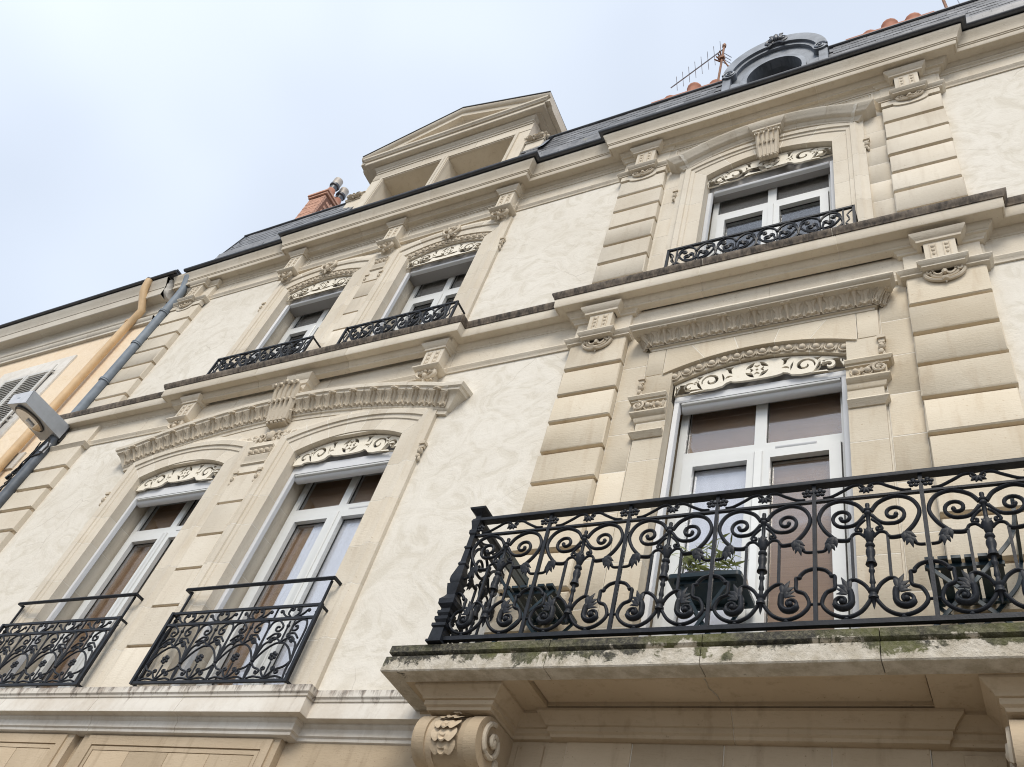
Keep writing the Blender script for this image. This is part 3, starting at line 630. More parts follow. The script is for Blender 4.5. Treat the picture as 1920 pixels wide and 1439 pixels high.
# ---- acanthus band units
def acanthus(w, h, p0, p1, nu=44, nv=16):
    """one repeat: stem with a curled head in the middle, a scalloped leaf on either side"""
    def fn(u, v):
        x = (u-.5)*2; d = abs(abs(x)-.54); base = p0+(p1-p0)*(v**1.8)
        lw = .30+.10*cos(v*2*pi)-.10*max(0, .25-v)*abs(cos(d*18))
        rel = 0
        if d < lw and .04+.10*abs(sin((abs(x)-.54)*7.5)) < v < .90: rel = .020-.010*(d < .05)-.016*(abs(abs(x)-.27) < .07 and .42 < v < .66)+.004*cos(d*22)
        sw = .09+.16*v**4
        if abs(x) < sw: rel = max(rel, .026*(1-(x/sw)**2)+.012*v)
        if abs(x) > .95: rel = max(rel, .014)
        return (x*w/2, base+rel, h*v)
    m = MB().grid(fn, nu, nv)
    m.blob(0, p1+.022, h*.97, w*.17, .024, h*.10, 5, 9); m.blob(-w*.1, p1+.03, h*.90, w*.07, .016, h*.07, 4, 7); m.blob(w*.1, p1+.03, h*.90, w*.07, .016, h*.07, 4, 7)
    for q in (-1, 1): m.blob(q*w*.27, p0+.016, h*.13, w*.045, .012, h*.10, 4, 7)
    return m
def dart(w, h, p0, p1):
    m = MB(); m.tube([(0, p0+.004, h*.02), (0, p0+(p1-p0)*.12+.01, h*.35), (0, p0+(p1-p0)*.5+.012, h*.72), (0, p1+.004, h*.98)], [.004, w*.14, w*.2, w*.07], 6); return m
# centre bay: straight entablature over the door
EX0, EX1 = -2.28, -.47
course('door_entablature', 'entablature_stone', plan(EX0, EX1, .02, (), 1, 1), [(-.03, 7.845), (.10, 7.84), (.165, 7.825), (.19, 7.80), (.20, 7.77), (.185, 7.745), (.172, 7.738), (.17, 7.725), (.14, 7.72), (.115, 7.715), (.07, 7.66), (.048, 7.62), (.04, 7.61), (.04, 7.60), (.022, 7.597), (.02, 7.575), (.012, 7.57), (-.03, 7.57)], 'stone', H, .8)
ent = [o for o in H.children if o.name.startswith('door_entablature')][-1]
LA = mesh('acanthus_leaf', acanthus(.262, .125, .0, .075), 'carve')
n = 7
for i in range(n):
    x = EX0-.02+(EX1-EX0+.04)*(i+.5)/n; I('acanthus_leaf', LA, ent, x, .068, 7.605)
for s, x in ((-1, EX0-.055), (1, EX1+.055)): I('acanthus_leaf', LA, ent, x, .045, 7.605, rot=(0, 0, s*.8), scale=(.5, 1, 1))
# capitals and shafts beside the door
for s in (-1, 1):
    xo, xi = sorted((XC+s*.945, XC+s*.692))
    c = O('door_capital', MB().sweep(plan(xo if s < 0 else xi, xi if s < 0 else xo, .034, (), s < 0, s > 0) if False else plan(min(xo, xi), max(xo, xi), .034, (), int(s < 0), int(s > 0)), [(-.03, 6.93), (.075, 6.93), (.08, 6.915), (.065, 6.89), (.05, 6.885), (.05, 6.87), (.03, 6.865), (.03, 6.77), (.05, 6.76), (.052, 6.745), (.03, 6.715), (.02, 6.71), (.012, 6.67), (.0, 6.66), (-.03, 6.66)]), 'stone_w', H)
    vm = MB(); vx = XC+s*.93
    vm.tube(pl(spiral(vx, 6.82, .052, .01, pi/2, pi/2+s*9.5, 26), .085), [.011]*26+[.007], 6); vm.blob(vx, .085, 6.82, .012, .014, .012)
    vm.tube(pl(cat([(vx, 6.872), (vx-s*.07, 6.845), (vx-s*.13, 6.80)], 5), .08), .011, 6); O('volute', vm, 'carve', c)
    for k in range(2): I('egg_ornament', EGG, c, XC+s*(.845-.085*k), .062, 6.815, scale=(.95, 1.3, 1.05))
    O('neck_moulding', MB().sweep(plan(min(xo, xi)+(.02 if s < 0 else 0), max(xo, xi)-(.02 if s > 0 else 0), .034, (), int(s < 0), int(s > 0)), [(-.03, 6.53), (.045, 6.53), (.05, 6.515), (.02, 6.48), (.012, 6.47), (-.03, 6.47)]), 'stone_w', c)
# centre bay, upper window: arched hood with acanthus keystone
def hood(c, half, zend, rise, prof, name, mat, nv, n_end=True):
    R = (half*half+rise*rise)/(2*rise); a1 = asin(half/R); zc = zend+rise-R
    def sec(a, P): return [(c+(R+dr)*sin(a), p, zc+(R+dr)*cos(a)) for dr, p in P]
    def part_strip(a, b, P, n=6, el=0, er=0):
        s = [sec(a+(b-a)*i/n, P) for i in range(n+1)]
        mp = max(p for _, p in P)
        if el: s = [[(c-half-max(0, p)-dr*.2 if True else 0, -.05, z) for (x, _, z), (dr, p) in zip(sec(a, P), P)]]+[[(x-max(0, p)*.75, p, z) for (x, _, z), (dr, p) in zip(sec(a, P), P)]]+s[1:]
        if er: s = s[:-1]+[[(x+max(0, p)*.75, p, z) for (x, _, z), (dr, p) in zip(sec(b, P), P)]]+[[(c+half+max(0, p)+dr*.2, -.05, z) for (x, _, z), (dr, p) in zip(sec(b, P), P)]]
        return MB().strip(s)
    part = O(name, part_strip(-a1+.004, a1-.004, inset(prof, .004), 24), 'mortar', H)
    for k in range(nv):
        a = -a1+2*a1*k/nv; b = -a1+2*a1*(k+1)/nv; e = .002/R
        O('hood_stone', part_strip(a+(e if k else 0), b-(e if k < nv-1 else 0), prof, 6, k == 0, k == nv-1), mat, part)
    return part, R, zc, a1
UH, R, zc, a1 = hood(XC, .90, 10.86, .26, [(.0, -.02), (.0, .07), (.02, .075), (.03, .09), (.055, .10), (.06, .135), (.075, .15), (.11, .165), (.135, .195), (.155, .20), (.165, .195), (.19, .10), (.20, -.02)], 'window_hood', 'stone', 6)
def acanthus_key(w, h, p0, p1):
    m = MB(); m.side([(0, 0), (p0, 0), (p0+.015, h*.3), (p0+(p1-p0)*.7, h*.75), (p1*.92, h), (0, h)], -w*.42, w*.42); q = w/.3
    def leafrib(x, top, r, lean):
        P = []; Rr = []
        for i in range(9):
            v = i/8*top; P.append((x*(1+lean*v), p0+(p1-p0)*(v**1.4)+.012*q, h*v)); Rr.append(r*(.35+.75*sin(pi*min(1, .15+.6*i/8))))
        e = P[-1]; P += [(e[0]*1.06, e[1]+.035*q, e[2]+.012*q), (e[0]*1.08, e[1]+.055*q, e[2]-.012*q), (e[0]*1.05, e[1]+.045*q, e[2]-.04*q)]; Rr += [r*.75, r*.6, r*.25]
        m.tube(P, Rr, 7)
    for x in (-.36, -.18, 0, .18, .36): leafrib(x*w, 1. if x == 0 else .95, .036*q, .22)
    for x in (-.27, -.09, .09, .27): leafrib(x*w, .52, .026*q, .15)
    for s_ in (-1, 1):
        m.tube([(s_*(w*.46+.004*i/20), p, z) for i, (p, z) in enumerate(spiral(p1*.62, h*.80, .062*q, .012*q, pi*.4, pi*.4-7.5, 20))], .014*q, 6)
        m.tube([(s_*w*.44, p0*.8, h*.05), (s_*w*.46, p0+.03*q, h*.22), (s_*w*.45, p0*.9, h*.40), (s_*w*.46, p1*.6, h*.58)], [.012*q, .02*q, .014*q, .01*q], 6)
    for k_ in range(5): x = (k_-2)*w*.17; m.blob(x, p0+.01, -.005, w*.075, .022*q, .03*q, 4, 7)
    return m
k = I('keystone', mesh('keystone', acanthus_key(.235, .38, .045, .135), 'carve'), UH, XC+.01, .0, 10.68)
O('keystone_cap', MB().sweep(plan(XC-.13, XC+.15, .15, (), 1, 1), [(-.1, 11.22), (.065, 11.22), (.06, 11.19), (.03, 11.15), (.02, 11.14), (.018, 11.115), (.0, 11.11), (.0, 11.06), (-.1, 11.06)]), 'stone', UH)
# left bay first floor: great arched hood with leaf band
LH, R, zc, a1 = hood(XL, 2.27, 7.28, .36, [(-.06, -.02), (-.06, .03), (-.02, .034), (-.012, .05), (.0, .055), (.01, .06), (.05, .075), (.10, .10), (.145, .135), (.15, .15), (.175, .155), (.185, .175), (.225, .18), (.245, .165), (.27, .06), (.275, -.02)], 'window_hood', 'stone', 8)
LB = mesh('acanthus_leaf', acanthus(.285, .155, .0, .085), 'carve')
n = 16
for i in range(n):
    a = -a1+2*a1*(i+.5)/n; b = -a1+2*a1*i/n
    I('acanthus_leaf', LB, LH, XL+(R+.005)*sin(a), .062, zc+(R+.005)*cos(a), rot=(0, a, 0))
I('keystone', mesh('keystone', acanthus_key(.34, .47, .085, .205), 'carve'), LH, XL+.01, .0, 7.54)
m = MB(); m.box(-.13, .13, 0, .09, -.01, .05); [m.lathe([(.001, -.012), (.034, -.01), (.038, .0), (.034, .012), (.001, .014)], -.075+.075*q, .09, .02, 10) for q in range(3)]
I('guilloche_block', mesh('guilloche_block', m, 'carve'), LH, XL, .0, 7.52)
m = MB()
for s in (-1, 1):
    for q in range(5):
        x = s*(.05+.085*q); m.tube(pl([(x+s*a_, z_*(1-q*.12)) for a_, z_ in spiral(0, .0, .052, .008, 1.2*q, 1.2*q+6.5, 14)], .016), .011, 5)
        m.blob(x+s*.03, .015, .05-.012*q, .026, .02, .03, 4, 6); m.blob(x, .015, -.05+.01*q, .022, .018, .028, 4, 6)
m.blob(0, .03, .0, .05, .035, .07)
I('carved_foliage', mesh('carved_foliage', m, 'carve'), LH, XL, .02, 7.36)
for s in (-1, 1):      # bracket blocks above the great hood's keystone
    pass
O('keystone_cap', MB().sweep(plan(XL-.10, XL+.16, .12, [], 1, 1), [(-.15, 8.235), (.06, 8.235), (.055, 8.215), (.03, 8.17), (.02, 8.16), (.015, 8.10), (.0, 8.09), (-.01, 8.0), (-.06, 7.94), (-.15, 7.93)]), 'stone', LH)
# spandrel slab behind the paired arches, piers between the windows
def pier(x0, x1, z0, z1, bots, capz):
    core = O('pier', MB().box(x0, x1, -.02, .016, z0, z1), 'stone_l', H); prev = z1
    for b in bots:
        if b < z0+.05: break
        O('stone_block', MB().block(x0, x1, -.01, .044, b, prev, .004), 'stone', core); prev = b-.028
    O('stone_block', MB().block(x0, x1, -.01, .044, z0, prev, .004), 'stone', core)
    O('pier_cap', MB().sweep(plan(x0+.012, x1-.012, .03, (), 0, 0), [(-.02, capz+.17), (.045, capz+.17), (.05, capz+.155), (.03, capz+.14), (.024, capz+.135), (.024, capz+.05), (.034, capz+.045), (.036, capz+.03), (.02, capz+.0), (.016, capz-.06), (.03, capz-.065), (.034, capz-.08), (.0, capz-.1), (-.02, capz-.1)]), 'stone', core)
    k = max(2, round((x1-x0-.03)/.085))
    for i in range(k): I('egg_ornament', EGG, core, x0+.02+(x1-x0-.04)*(i+.5)/k, .056, capz+.09, scale=((x1-x0-.04)/k/.095, 1.2, 1.0))
pier(-6.81, -6.455, 4.27, 7.28, [6.825, 6.425, 6.01, 5.60, 5.18, 4.76], 7.02)
pier(-6.695, -6.45, 8.5, 10.98, [10.29, 9.935, 9.59, 9.25, 8.9], 10.62)
O('spandrel', MB().poly([(XL-2.14, 7.18)]+[(XL+2.14*cos(pi-pi*i/20), 7.25+.36-.33*cos(pi-pi*i/20)**2) for i in range(21)]+[(XL+2.14, 7.18)], -.02, .021), 'stone', H)

# ---- sill course under the left bay and ground-floor panels
PSL = [(-.05, 4.285), (.0, 4.28), (.105, 4.262), (.125, 4.25), (.125, 4.20), (.112, 4.188), (.11, 4.172), (.10, 4.168), (.122, 4.05), (.122, 4.04), (.06, 4.036), (.058, 4.02), (.04, 4.005), (.04, 3.955), (.026, 3.945), (.024, 3.925), (.012, 3.918), (-.05, 3.915)]
course('sill_course', 'sill_stone', plan(-10.86, -3.30, 0, [(-8.86, -4.45, .085)], 1, 0), PSL, 'sill', H, 1.15)
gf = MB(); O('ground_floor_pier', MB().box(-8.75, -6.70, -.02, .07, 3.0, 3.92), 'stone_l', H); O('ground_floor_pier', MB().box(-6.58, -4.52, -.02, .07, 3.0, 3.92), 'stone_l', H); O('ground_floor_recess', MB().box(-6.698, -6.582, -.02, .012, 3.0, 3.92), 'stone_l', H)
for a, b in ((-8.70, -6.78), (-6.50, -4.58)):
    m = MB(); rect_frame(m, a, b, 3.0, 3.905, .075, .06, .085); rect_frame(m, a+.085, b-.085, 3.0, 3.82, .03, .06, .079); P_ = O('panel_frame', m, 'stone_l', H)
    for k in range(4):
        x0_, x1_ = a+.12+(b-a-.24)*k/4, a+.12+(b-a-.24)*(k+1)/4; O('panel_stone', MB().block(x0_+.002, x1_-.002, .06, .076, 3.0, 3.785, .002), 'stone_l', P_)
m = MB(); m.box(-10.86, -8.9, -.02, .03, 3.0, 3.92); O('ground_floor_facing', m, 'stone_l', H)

# ---- balcony: slab, soffit, brackets
SL0, SL1 = XC-2.07, XC+2.62
PB = [(-.25, 4.295), (-.02, 4.294), (-.012, 4.288), (-.010, 4.240), (-.022, 4.228), (-.038, 4.222), (-.040, 4.212), (-.006, 4.206), (.0, 4.108), (-.006, 4.10), (-.125, 4.10), (-.13, 4.145), (-.25, 4.145)]
sn = [(SL0, -.05, -1), (SL0, .585, -1), (SL1, .585, 1), (SL1, -.05, 1)]
bal = O('balcony_slab', MB().box(SL0+.2, SL1-.2, -.05, .4, 4.15, 4.288), 'stone_l', H)
for a, b in ((SL0, -2.31), (-2.305, -1.405), (-1.40, -.52), (-.515, SL1)):
    nd = ([(SL0, -.05, -1), (SL0, .585, -1)] if a == SL0 else [(a, .585, 0)])+([(SL1, .585, 1), (SL1, -.05, 1)] if b == SL1 else [(b, .585, 0)])
    O('slab_stone', MB().sweep(nd, PB), 'moss', bal)
sf = MB(); 
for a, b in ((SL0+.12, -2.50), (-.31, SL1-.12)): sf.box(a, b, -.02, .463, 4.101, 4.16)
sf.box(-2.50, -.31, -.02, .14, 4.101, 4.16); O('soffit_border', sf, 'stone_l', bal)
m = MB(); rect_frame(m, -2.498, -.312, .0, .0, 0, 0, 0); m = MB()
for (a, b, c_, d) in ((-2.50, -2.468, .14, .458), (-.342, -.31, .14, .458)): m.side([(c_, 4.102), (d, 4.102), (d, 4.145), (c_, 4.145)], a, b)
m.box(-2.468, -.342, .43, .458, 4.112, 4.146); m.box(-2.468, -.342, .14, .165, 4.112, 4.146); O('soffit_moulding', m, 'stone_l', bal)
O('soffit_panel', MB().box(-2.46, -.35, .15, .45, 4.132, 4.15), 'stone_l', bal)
for a_, b_ in (((-1.448, .46, 4.131), (-1.435, .31, 4.131)), ((-1.435, .31, 4.131), (-1.41, .165, 4.131))): O('soffit_crack', MB().tube([a_, ((a_[0]+b_[0])/2+.012, (a_[1]+b_[1])/2, 4.131), b_], [.006, .008, .004], 5, .4), 'moss', bal)
PBM = [(-.04, 4.103), (.10, 4.103), (.10, 4.085), (.09, 4.075), (.052, 4.04), (.046, 4.025), (.034, 4.02), (.034, 3.992), (.018, 3.982), (.014, 3.965), (.0, 3.958), (-.04, 3.958)]
course('bed_moulding', 'bed_stone', plan(-3.40, 1.2, .025, [(-3.155, -2.735, .35), (-2.44, -.315, .055), (-.02, .40, .35)]), PBM, 'stone_l', H, .9)
def bracket(x0, x1):
    n = 16; cen, rad = (.275, 3.80), .155
    sil = [(-.02, 3.96), (.30, 3.958)]+[(cen[0]+rad*cos(a), cen[1]+rad*sin(a)) for a in [pi*.5-pi*1.05*i/n for i in range(n+1)]]+[(.17, 3.60), (.12, 3.45), (.07, 3.25), (.05, 3.0), (-.02, 3.0)]
    sl2 = [(p*.93 if p > .1 else p, z) for p, z in sil]
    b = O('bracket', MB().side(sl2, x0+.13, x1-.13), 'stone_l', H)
    for xa, xb in ((x0, x0+.085), (x1-.085, x1)):
        O('bracket_cheek', MB().side(sil, xa, xb), 'stone_l', b)
    for xa in (x0+.085, x1-.13): O('bracket_fillet', MB().side([(p*.965 if p > .1 else p, z) for p, z in sil], xa, xa+.045), 'stone_l', b)
    for s, xe in ((-1, x0), (1, x1)):
        m = MB(); m.tube([(xe+s*(.004+.018*i/30), p, z) for i, (p, z) in enumerate(spiral(.26, 3.81, .115, .02, pi*.5, pi*.5-8.6, 30))], .017, 6); m.blob(xe+s*.02, .26, 3.81, .02, .03, .03)
        m.lathe([(.05, 0)]*2, 0, 0, 0) if False else None
        for q in range(6): m.blob(xe+s*.004, .16-.02*q+.02*(q % 2), 3.73-.055*q, .014, .035, .038, 4, 7)
        O('volute', m, 'carve', b)
    # overlapping scalloped leaves down the front
    xm = (x0+x1)/2; a_top = pi*.47; dA = .44
    for q in range(5):
        def fn(u, v, q=q):
            x = (u-.5)*2; lob = .20*abs(cos(x*pi*1.5))+.10*(1-x*x); a = a_top-dA*(q+v*(1.0+lob)); eye = .012*max(0, 1-((x/.28)**2+((v-.72)/.16)**2))
            rr = rad*.93+.006+.026*v*(1-.35*x*x)+(.006 if abs(x) < .28 and abs(v-.72) < .2 else 0)-eye*1.4-.004*(abs(abs(x)-.5) < .08)
            return (xm+x*.088*(.82+.18*sin(pi*v)), cen[0]+rr*cos(a), cen[1]+rr*sin(a))
        m = MB().grid(fn, 22, 10)
        O('scale_leaf', m, 'stone_l', b, 50)
    return b
bracket(-3.165, -2.725); bracket(-.03, .41)
# ashlar frieze under the balcony
part = O('ground_floor_frieze', MB().box(-2.36, -.395, -.02, .02, 3.0, 3.965), 'mortar', H)
for a, b in ((-2.36, -1.95), (-1.95, -1.42), (-1.42, -.86), (-.86, -.395)): O('ashlar_stone', MB().block(a+.003, b-.003, -.01, .026, 3.0, 3.962, .003), 'stone_l', part)
O('ground_floor_facing', MB().box(-4.518, -3.203, -.02, .012, 3.0, 3.92), 'stone_l', H)
for a, b in ((-3.20, -2.362), (-.392, 1.3)): O('bracket_back', MB().box(a, b, -.02, .016, 3.0, 3.96), 'stone_l', H)
for a, b in ((-2.68, -2.5), (-.25, -.07)): O('bracket_panel', MB().block(a, b, .0, .032, 3.0, 3.93, .004), 'stone_l', H)
# ---- balcony railing.  unit coordinates: x from the baluster axis, z absolute
RP = .55; PITCH = .571; BX = [-1.392+PITCH*k for k in range(-3, 5)]
def mirror(m): return MB().merge(m, mir=True)
def leaf3(m, x, z, ang, ln, p=.0, w=.5):       # three-lobed cast leaf pointing along ang
    for d, l in ((0, 1.), (.55, .78), (-.55, .78)):
        a = ang+d; m.tube([(x, p+.006, z), (x+ln*l*.5*cos(a), p+.012, z+ln*l*.5*sin(a)), (x+ln*l*cos(a), p+.002, z+ln*l*sin(a))], [ln*.12, ln*.20*w*2, .002], 6, .6)
up_s = MB()
o_ = cat([(-.018, 5.055), (-.06, 5.115), (-.145, 5.150), (-.225, 5.118), (-.262, 5.035), (-.235, 4.95), (-.185, 4.885), (-.165, 4.868), (-.115, 4.862), (-.094, 4.872)], 6); up_s.tube(pl(o_), .0122, 6)
s_ = cat([(-.018, 5.03), (-.05, 4.985), (-.085, 4.962), (-.13, 4.958)], 5)[:-1]+spiral(-.13, 5.024, .066, .014, -pi/2, -pi/2-7.6, 26); up_s.tube(pl(s_), .0112, 6); up_s.blob(*(lambda q: (q[0], 0, q[1]))(s_[-1]), .014, .014, .014, 4, 7)
s_ = cat([(-.018, 5.0), (-.05, 4.965), (-.066, 4.935)], 4)[:-1]+spiral(-.05, 4.93, .018, .005, pi, pi+5.2, 10); up_s.tube(pl(s_), .009, 6)
u_ = cat([(-.19, 4.882), (-.205, 4.84), (-.235, 4.805), (-.272, 4.80)], 5); up_s.tube(pl(u_), .009, 6)
leaf3(up_s, -.178, 4.885, -2.0, .085); leaf3(up_s, -.2, 4.85, -1.75, .07)
lo_s = MB()
o_ = cat([(-.012, 4.475), (-.06, 4.405), (-.13, 4.372), (-.205, 4.395), (-.252, 4.455), (-.232, 4.525), (-.188, 4.552), (-.186, 4.60), (-.186, 4.63), (-.204, 4.632), (-.206, 4.645)], 6)+cat([(-.206, 4.645), (-.235, 4.675), (-.282, 4.690)], 4)[1:]; lo_s.tube(pl(o_), .0112, 6)
s_ = cat([(-.012, 4.515), (-.04, 4.565), (-.082, 4.598), (-.112, 4.592), (-.122, 4.56), (-.108, 4.515), (-.106, 4.47)], 5)[:-1]+spiral(-.155, 4.468, .05, .012, 0, -7.2, 24); lo_s.tube(pl(s_), [.0108+.007*(1 if 22 < i < 40 else 0) for i in range(len(s_))], 6); lo_s.blob(-.155, 0, 4.468, .017, .02, .017, 4, 7)
s_ = cat([(-.082, 4.598), (-.1, 4.603), (-.112, 4.588), (-.104, 4.578)], 3); lo_s.tube(pl(s_), .007, 5)
leaf3(lo_s, -.118, 4.53, 1.95, .095, 0, .38); leaf3(lo_s, -.128, 4.51, 2.5, .07, 0, .38); lo_s.blob(-.135, 0, 4.362, .014, .014, .010, 4, 7); lo_s.tube(pl([(-.252, 4.46), (-.28, 4.46)]), .008, 6)
balu = MB()
balu.lathe([(.002, 5.118), (.012, 5.11), (.013, 5.095), (.008, 5.082), (.012, 5.075), (.020, 5.072), (.020, 5.062), (.015, 5.056), (.020, 5.046), (.020, 5.036), (.012, 5.03), (.011, 4.945), (.018, 4.925), (.03, 4.905), (.028, 4.885), (.018, 4.845), (.012, 4.836), (.022, 4.828), (.026, 4.815), (.016, 4.803), (.024, 4.785), (.025, 4.765), (.018, 4.735), (.024, 4.71), (.030, 4.692), (.014, 4.688), (.011, 4.665), (.016, 4.655), (.016, 4.645), (.010, 4.635), (.012, 4.60), (.016, 4.575), (.010, 4.565), (.014, 4.535), (.026, 4.53), (.026, 4.515), (.020, 4.51), (.020, 4.495), (.026, 4.49), (.026, 4.475), (.012, 4.468), (.006, 4.43), (.001, 4.412)], 0, 0, 0, 10)
for s in (-1, 1): balu.tube(pl(cat([(s*.02, 4.875), (s*.05, 4.905), (s*.082, 4.90), (s*.096, 4.872)], 5)), .009, 6)
leaf3(balu, 0, 4.885, pi/2, .06, .012)
vbar = MB(); vbar.tube([(0, 0, 4.60), (0, 0, 4.875)], .0105, 4)
post = MB(); post.tube([(0, 0, 4.33), (0, 0, 5.285)], .015, 4)
ros = MB()
for k in range(5): a = pi/2+2*pi*k/5; ros.blob(.020*cos(a), .008, .020*sin(a), .015, .010, .013, 4, 6)
ros.blob(0, .016, 0, .010, .010, .010, 4, 6)
palm = MB()
for a in (-.9, -.3, .3, .9): palm.tube(pl([(0, .005), (.03*sin(a), -.018*cos(a)), (.048*sin(a), -.036*cos(a))], .006), [.008, .012, .003], 6)
for s in (-1, 1): palm.tube(pl(spiral(s*.022, .018, .018, .004, pi/2 if s > 0 else pi/2, (pi/2-6) if s > 0 else pi/2+6, 12)), .006, 5)
tend = MB(); tend.tube(pl(cat([(-.235, -.030), (-.19, -.026), (-.12, .012), (-.075, .040), (-.035, .042), (-.012, .022)], 6)), .0095, 6)
parts = [('upper_scroll', up_s), ('lower_scroll', lo_s), ('baluster_bar', MB().merge(vbar, -.092)), ('tendril', tend)]
ME = {}
for nm, m in parts: ME[nm, 0] = mesh(nm, m, 'iron', 60); ME[nm, 1] = mesh(nm, mirror(m), 'iron', 60)
ME['baluster'] = mesh('baluster', balu, 'iron', 60); ME['bar'] = mesh('bar', post, 'iron', 30); ME['rosette'] = mesh('rosette', ros, 'iron', 60); ME['palmette'] = mesh('palmette', palm, 'iron', 60)
fr = MB(); X0, X1 = BX[0]-.02, BX[-1]+.02
hr = [(-.028, 5.283), (.028, 5.283), (.03, 5.295), (.024, 5.312), (-.024, 5.312), (-.03, 5.295)]
fr.side([(RP+a, z) for a, z in hr], X0, X1); fr.box(X0, X1, RP-.011, RP+.011, 5.157, 5.172); fr.box(X0, X1, RP-.016, RP+.016, 4.322, 4.350)
for xx in (BX[0], BX[-1]):
    fr.strip([[(xx+a, q, z) for a, z in hr] for q in (.0, RP-.03)]); fr.box(xx-.011, xx+.011, .0, RP-.011, 5.157, 5.172); fr.box(xx-.016, xx+.016, .0, RP-.016, 4.322, 4.350)
RAIL = O('balcony_railing', fr, 'iron', H)
def rail_unit(x, p, rz=0., sx=1.):
    r = (0, 0, rz); s = (sx, 1, 1)
    for nm, _ in parts:
        for k in (0, 1):
            z = 5.216 if nm == 'tendril' else 0
            I(nm, ME[nm, k], RAIL, x, p, z, rot=r, scale=s)
    I('baluster', ME['baluster'], RAIL, x, p, 0, rot=r); I('palmette', ME['palmette'], RAIL, x, p, 5.222, rot=r)
for k in range(7):
    rail_unit(BX[k]+PITCH/2, RP)
    if k: I('bar', ME['bar'], RAIL, BX[k], RP)
for k in range(8):
    for s in (-1, 1):
        if (k, s) not in ((0, -1), (7, 1)): I('rosette', ME['rosette'], RAIL, BX[k]+s*.036, RP+.004, 5.222)
for xx in (BX[0], BX[-1]): rail_unit(xx, .27, pi/2, .86)
cp_ = MB(); PP = [(.055, 4.295), (.055, 4.31), (.046, 4.315), (.042, 4.40), (.052, 4.41), (.052, 4.43), (.036, 4.44), (.048, 4.46), (.05, 4.48), (.036, 4.492), (.046, 4.51), (.046, 4.528), (.034, 4.535), (.034, 4.55), (.056, 4.575), (.058, 4.61), (.04, 4.64), (.032, 4.66), (.040, 4.70), (.046, 4.74), (.034, 4.75), (.042, 4.77), (.042, 4.80), (.024, 4.90), (.03, 4.91), (.028, 4.925), (.022, 4.935), (.020, 5.04), (.027, 5.048), (.027, 5.062), (.020, 5.07), (.019, 5.16), (.028, 5.175), (.030, 5.20), (.022, 5.215), (.026, 5.24), (.036, 5.28), (.030, 5.30), (.020, 5.315), (.02, 5.335), (.060, 5.372), (.064, 5.385), (.02, 5.392), (.014, 5.42), (.006, 5.425)]
cp_.lathe(PP, 0, 0, 0, 4, True); CPM = mesh('corner_post', cp_, 'iron', 25)
for xx in (BX[0], BX[-1]): I('corner_post', CPM, RAIL, xx-.01, RP, 0)

# ---- window grilles of the first floor, left bay
GU = .374
g_in = MB()
c1 = cat([(.0, 4.36), (-.012, 4.44), (-.02, 4.50)], 4)
def gtube(*a, r=.007): g_in.tube(pl(cat(*a)), r, 5)
def gspiral(pre, sp, r=.007): g_in.tube(pl((cat(pre, 5)[:-1] if pre else [])+spiral(*sp)), r, 5); e = spiral(*sp)[-1]; g_in.blob(e[0], 0, e[1], .011, .011, .011, 4, 6)
for s in (-1, 1):
    S = lambda pts: [(s*x, z) for x, z in pts]
    def gs(pre, sp):
        q = (cat(pre, 5)[:-1] if pre else [])+spiral(*sp); g_in.tube(pl(S(q)), .009, 5); g_in.blob(s*q[-1][0], 0, q[-1][1], .011, .011, .011, 4, 6)
    def gt(pts, r=.009): g_in.tube(pl(S(cat(pts, 5))), r, 5)
    gt([(.187, 4.352), (.178, 4.43), (.187, 4.50)]); gt([(.187, 4.50), (.165, 4.62), (.14, 4.665), (.06, 4.70)]); gt([(.187, 4.50), (.181, 4.60), (.187, 4.70), (.187, 4.79)])
    gt([(.187, 4.50), (.12, 4.60), (.05, 4.655), (.0, 4.665)])
    gs([(.187, 4.79), (.165, 4.855), (.11, 4.87), (.065, 4.84)], (.085, 4.80, .042, .010, pi-.6, pi+5.0, 16))
    gs([(.15, 4.70), (.10, 4.745), (.06, 4.745)], (.05, 4.728, .020, .006, pi/2, pi/2+5, 12))
    gs([(.0, 4.66), (.03, 4.69), (.085, 4.715), (.12, 4.69)], (.10, 4.685, .02, .006, 0, -4.8, 12))
    gs([(.187, 4.50), (.15, 4.46), (.10, 4.44)], (.10, 4.415, .026, .007, pi/2, pi/2+5.2, 14))
    gs([(.0, 4.37), (.03, 4.39), (.06, 4.43)], (.045, 4.44, .018, .005, 0, 5, 10))
    gt([(.165, 4.36), (.11, 4.375), (.06, 4.37), (.0, 4.36)])
    gs([(.02, 4.90), (.06, 4.905), (.10, 4.93), (.12, 4.96)], (.135, 4.955, .014, .005, pi, pi-4.5, 10)); gs([(.02, 4.90), (.055, 4.935), (.05, 4.975)], (.03, 4.97, .02, .006, 0, 5.5, 12))
g_in.tube([(0, 0, 4.36), (0, 0, 4.50)], .007, 5); g_in.tube([(0, 0, 4.66), (0, 0, 4.86)], .008, 5); g_in.lathe([(.006, 4.80), (.013, 4.81), (.013, 4.825), (.006, 4.835)], 0, 0, 0, 8)
for k in range(6): a = pi/2+pi*2*k/6; g_in.blob(.026*cos(a), .006, 4.545+.026*sin(a), .018, .011, .016, 4, 6)
g_in.blob(0, .014, 4.545, .013, .012, .013, 4, 6)
GSC = mesh('grille_scrollwork', g_in, 'iron', 60)
gco = MB(); gco.lathe([(.006, 4.47), (.017, 4.478), (.017, 4.492), (.010, 4.498), (.017, 4.506), (.017, 4.52), (.006, 4.53)], 0, 0, 0, 8); gco.tube([(0, 0, 4.345), (0, 0, 4.472)], .009, 5); GCO = mesh('grille_collar', gco, 'iron', 50)
GCB = mesh('grille_bar', MB().tube([(0, 0, 4.89), (0, 0, 4.995)], .008, 4), 'iron', 50)
GP = .12
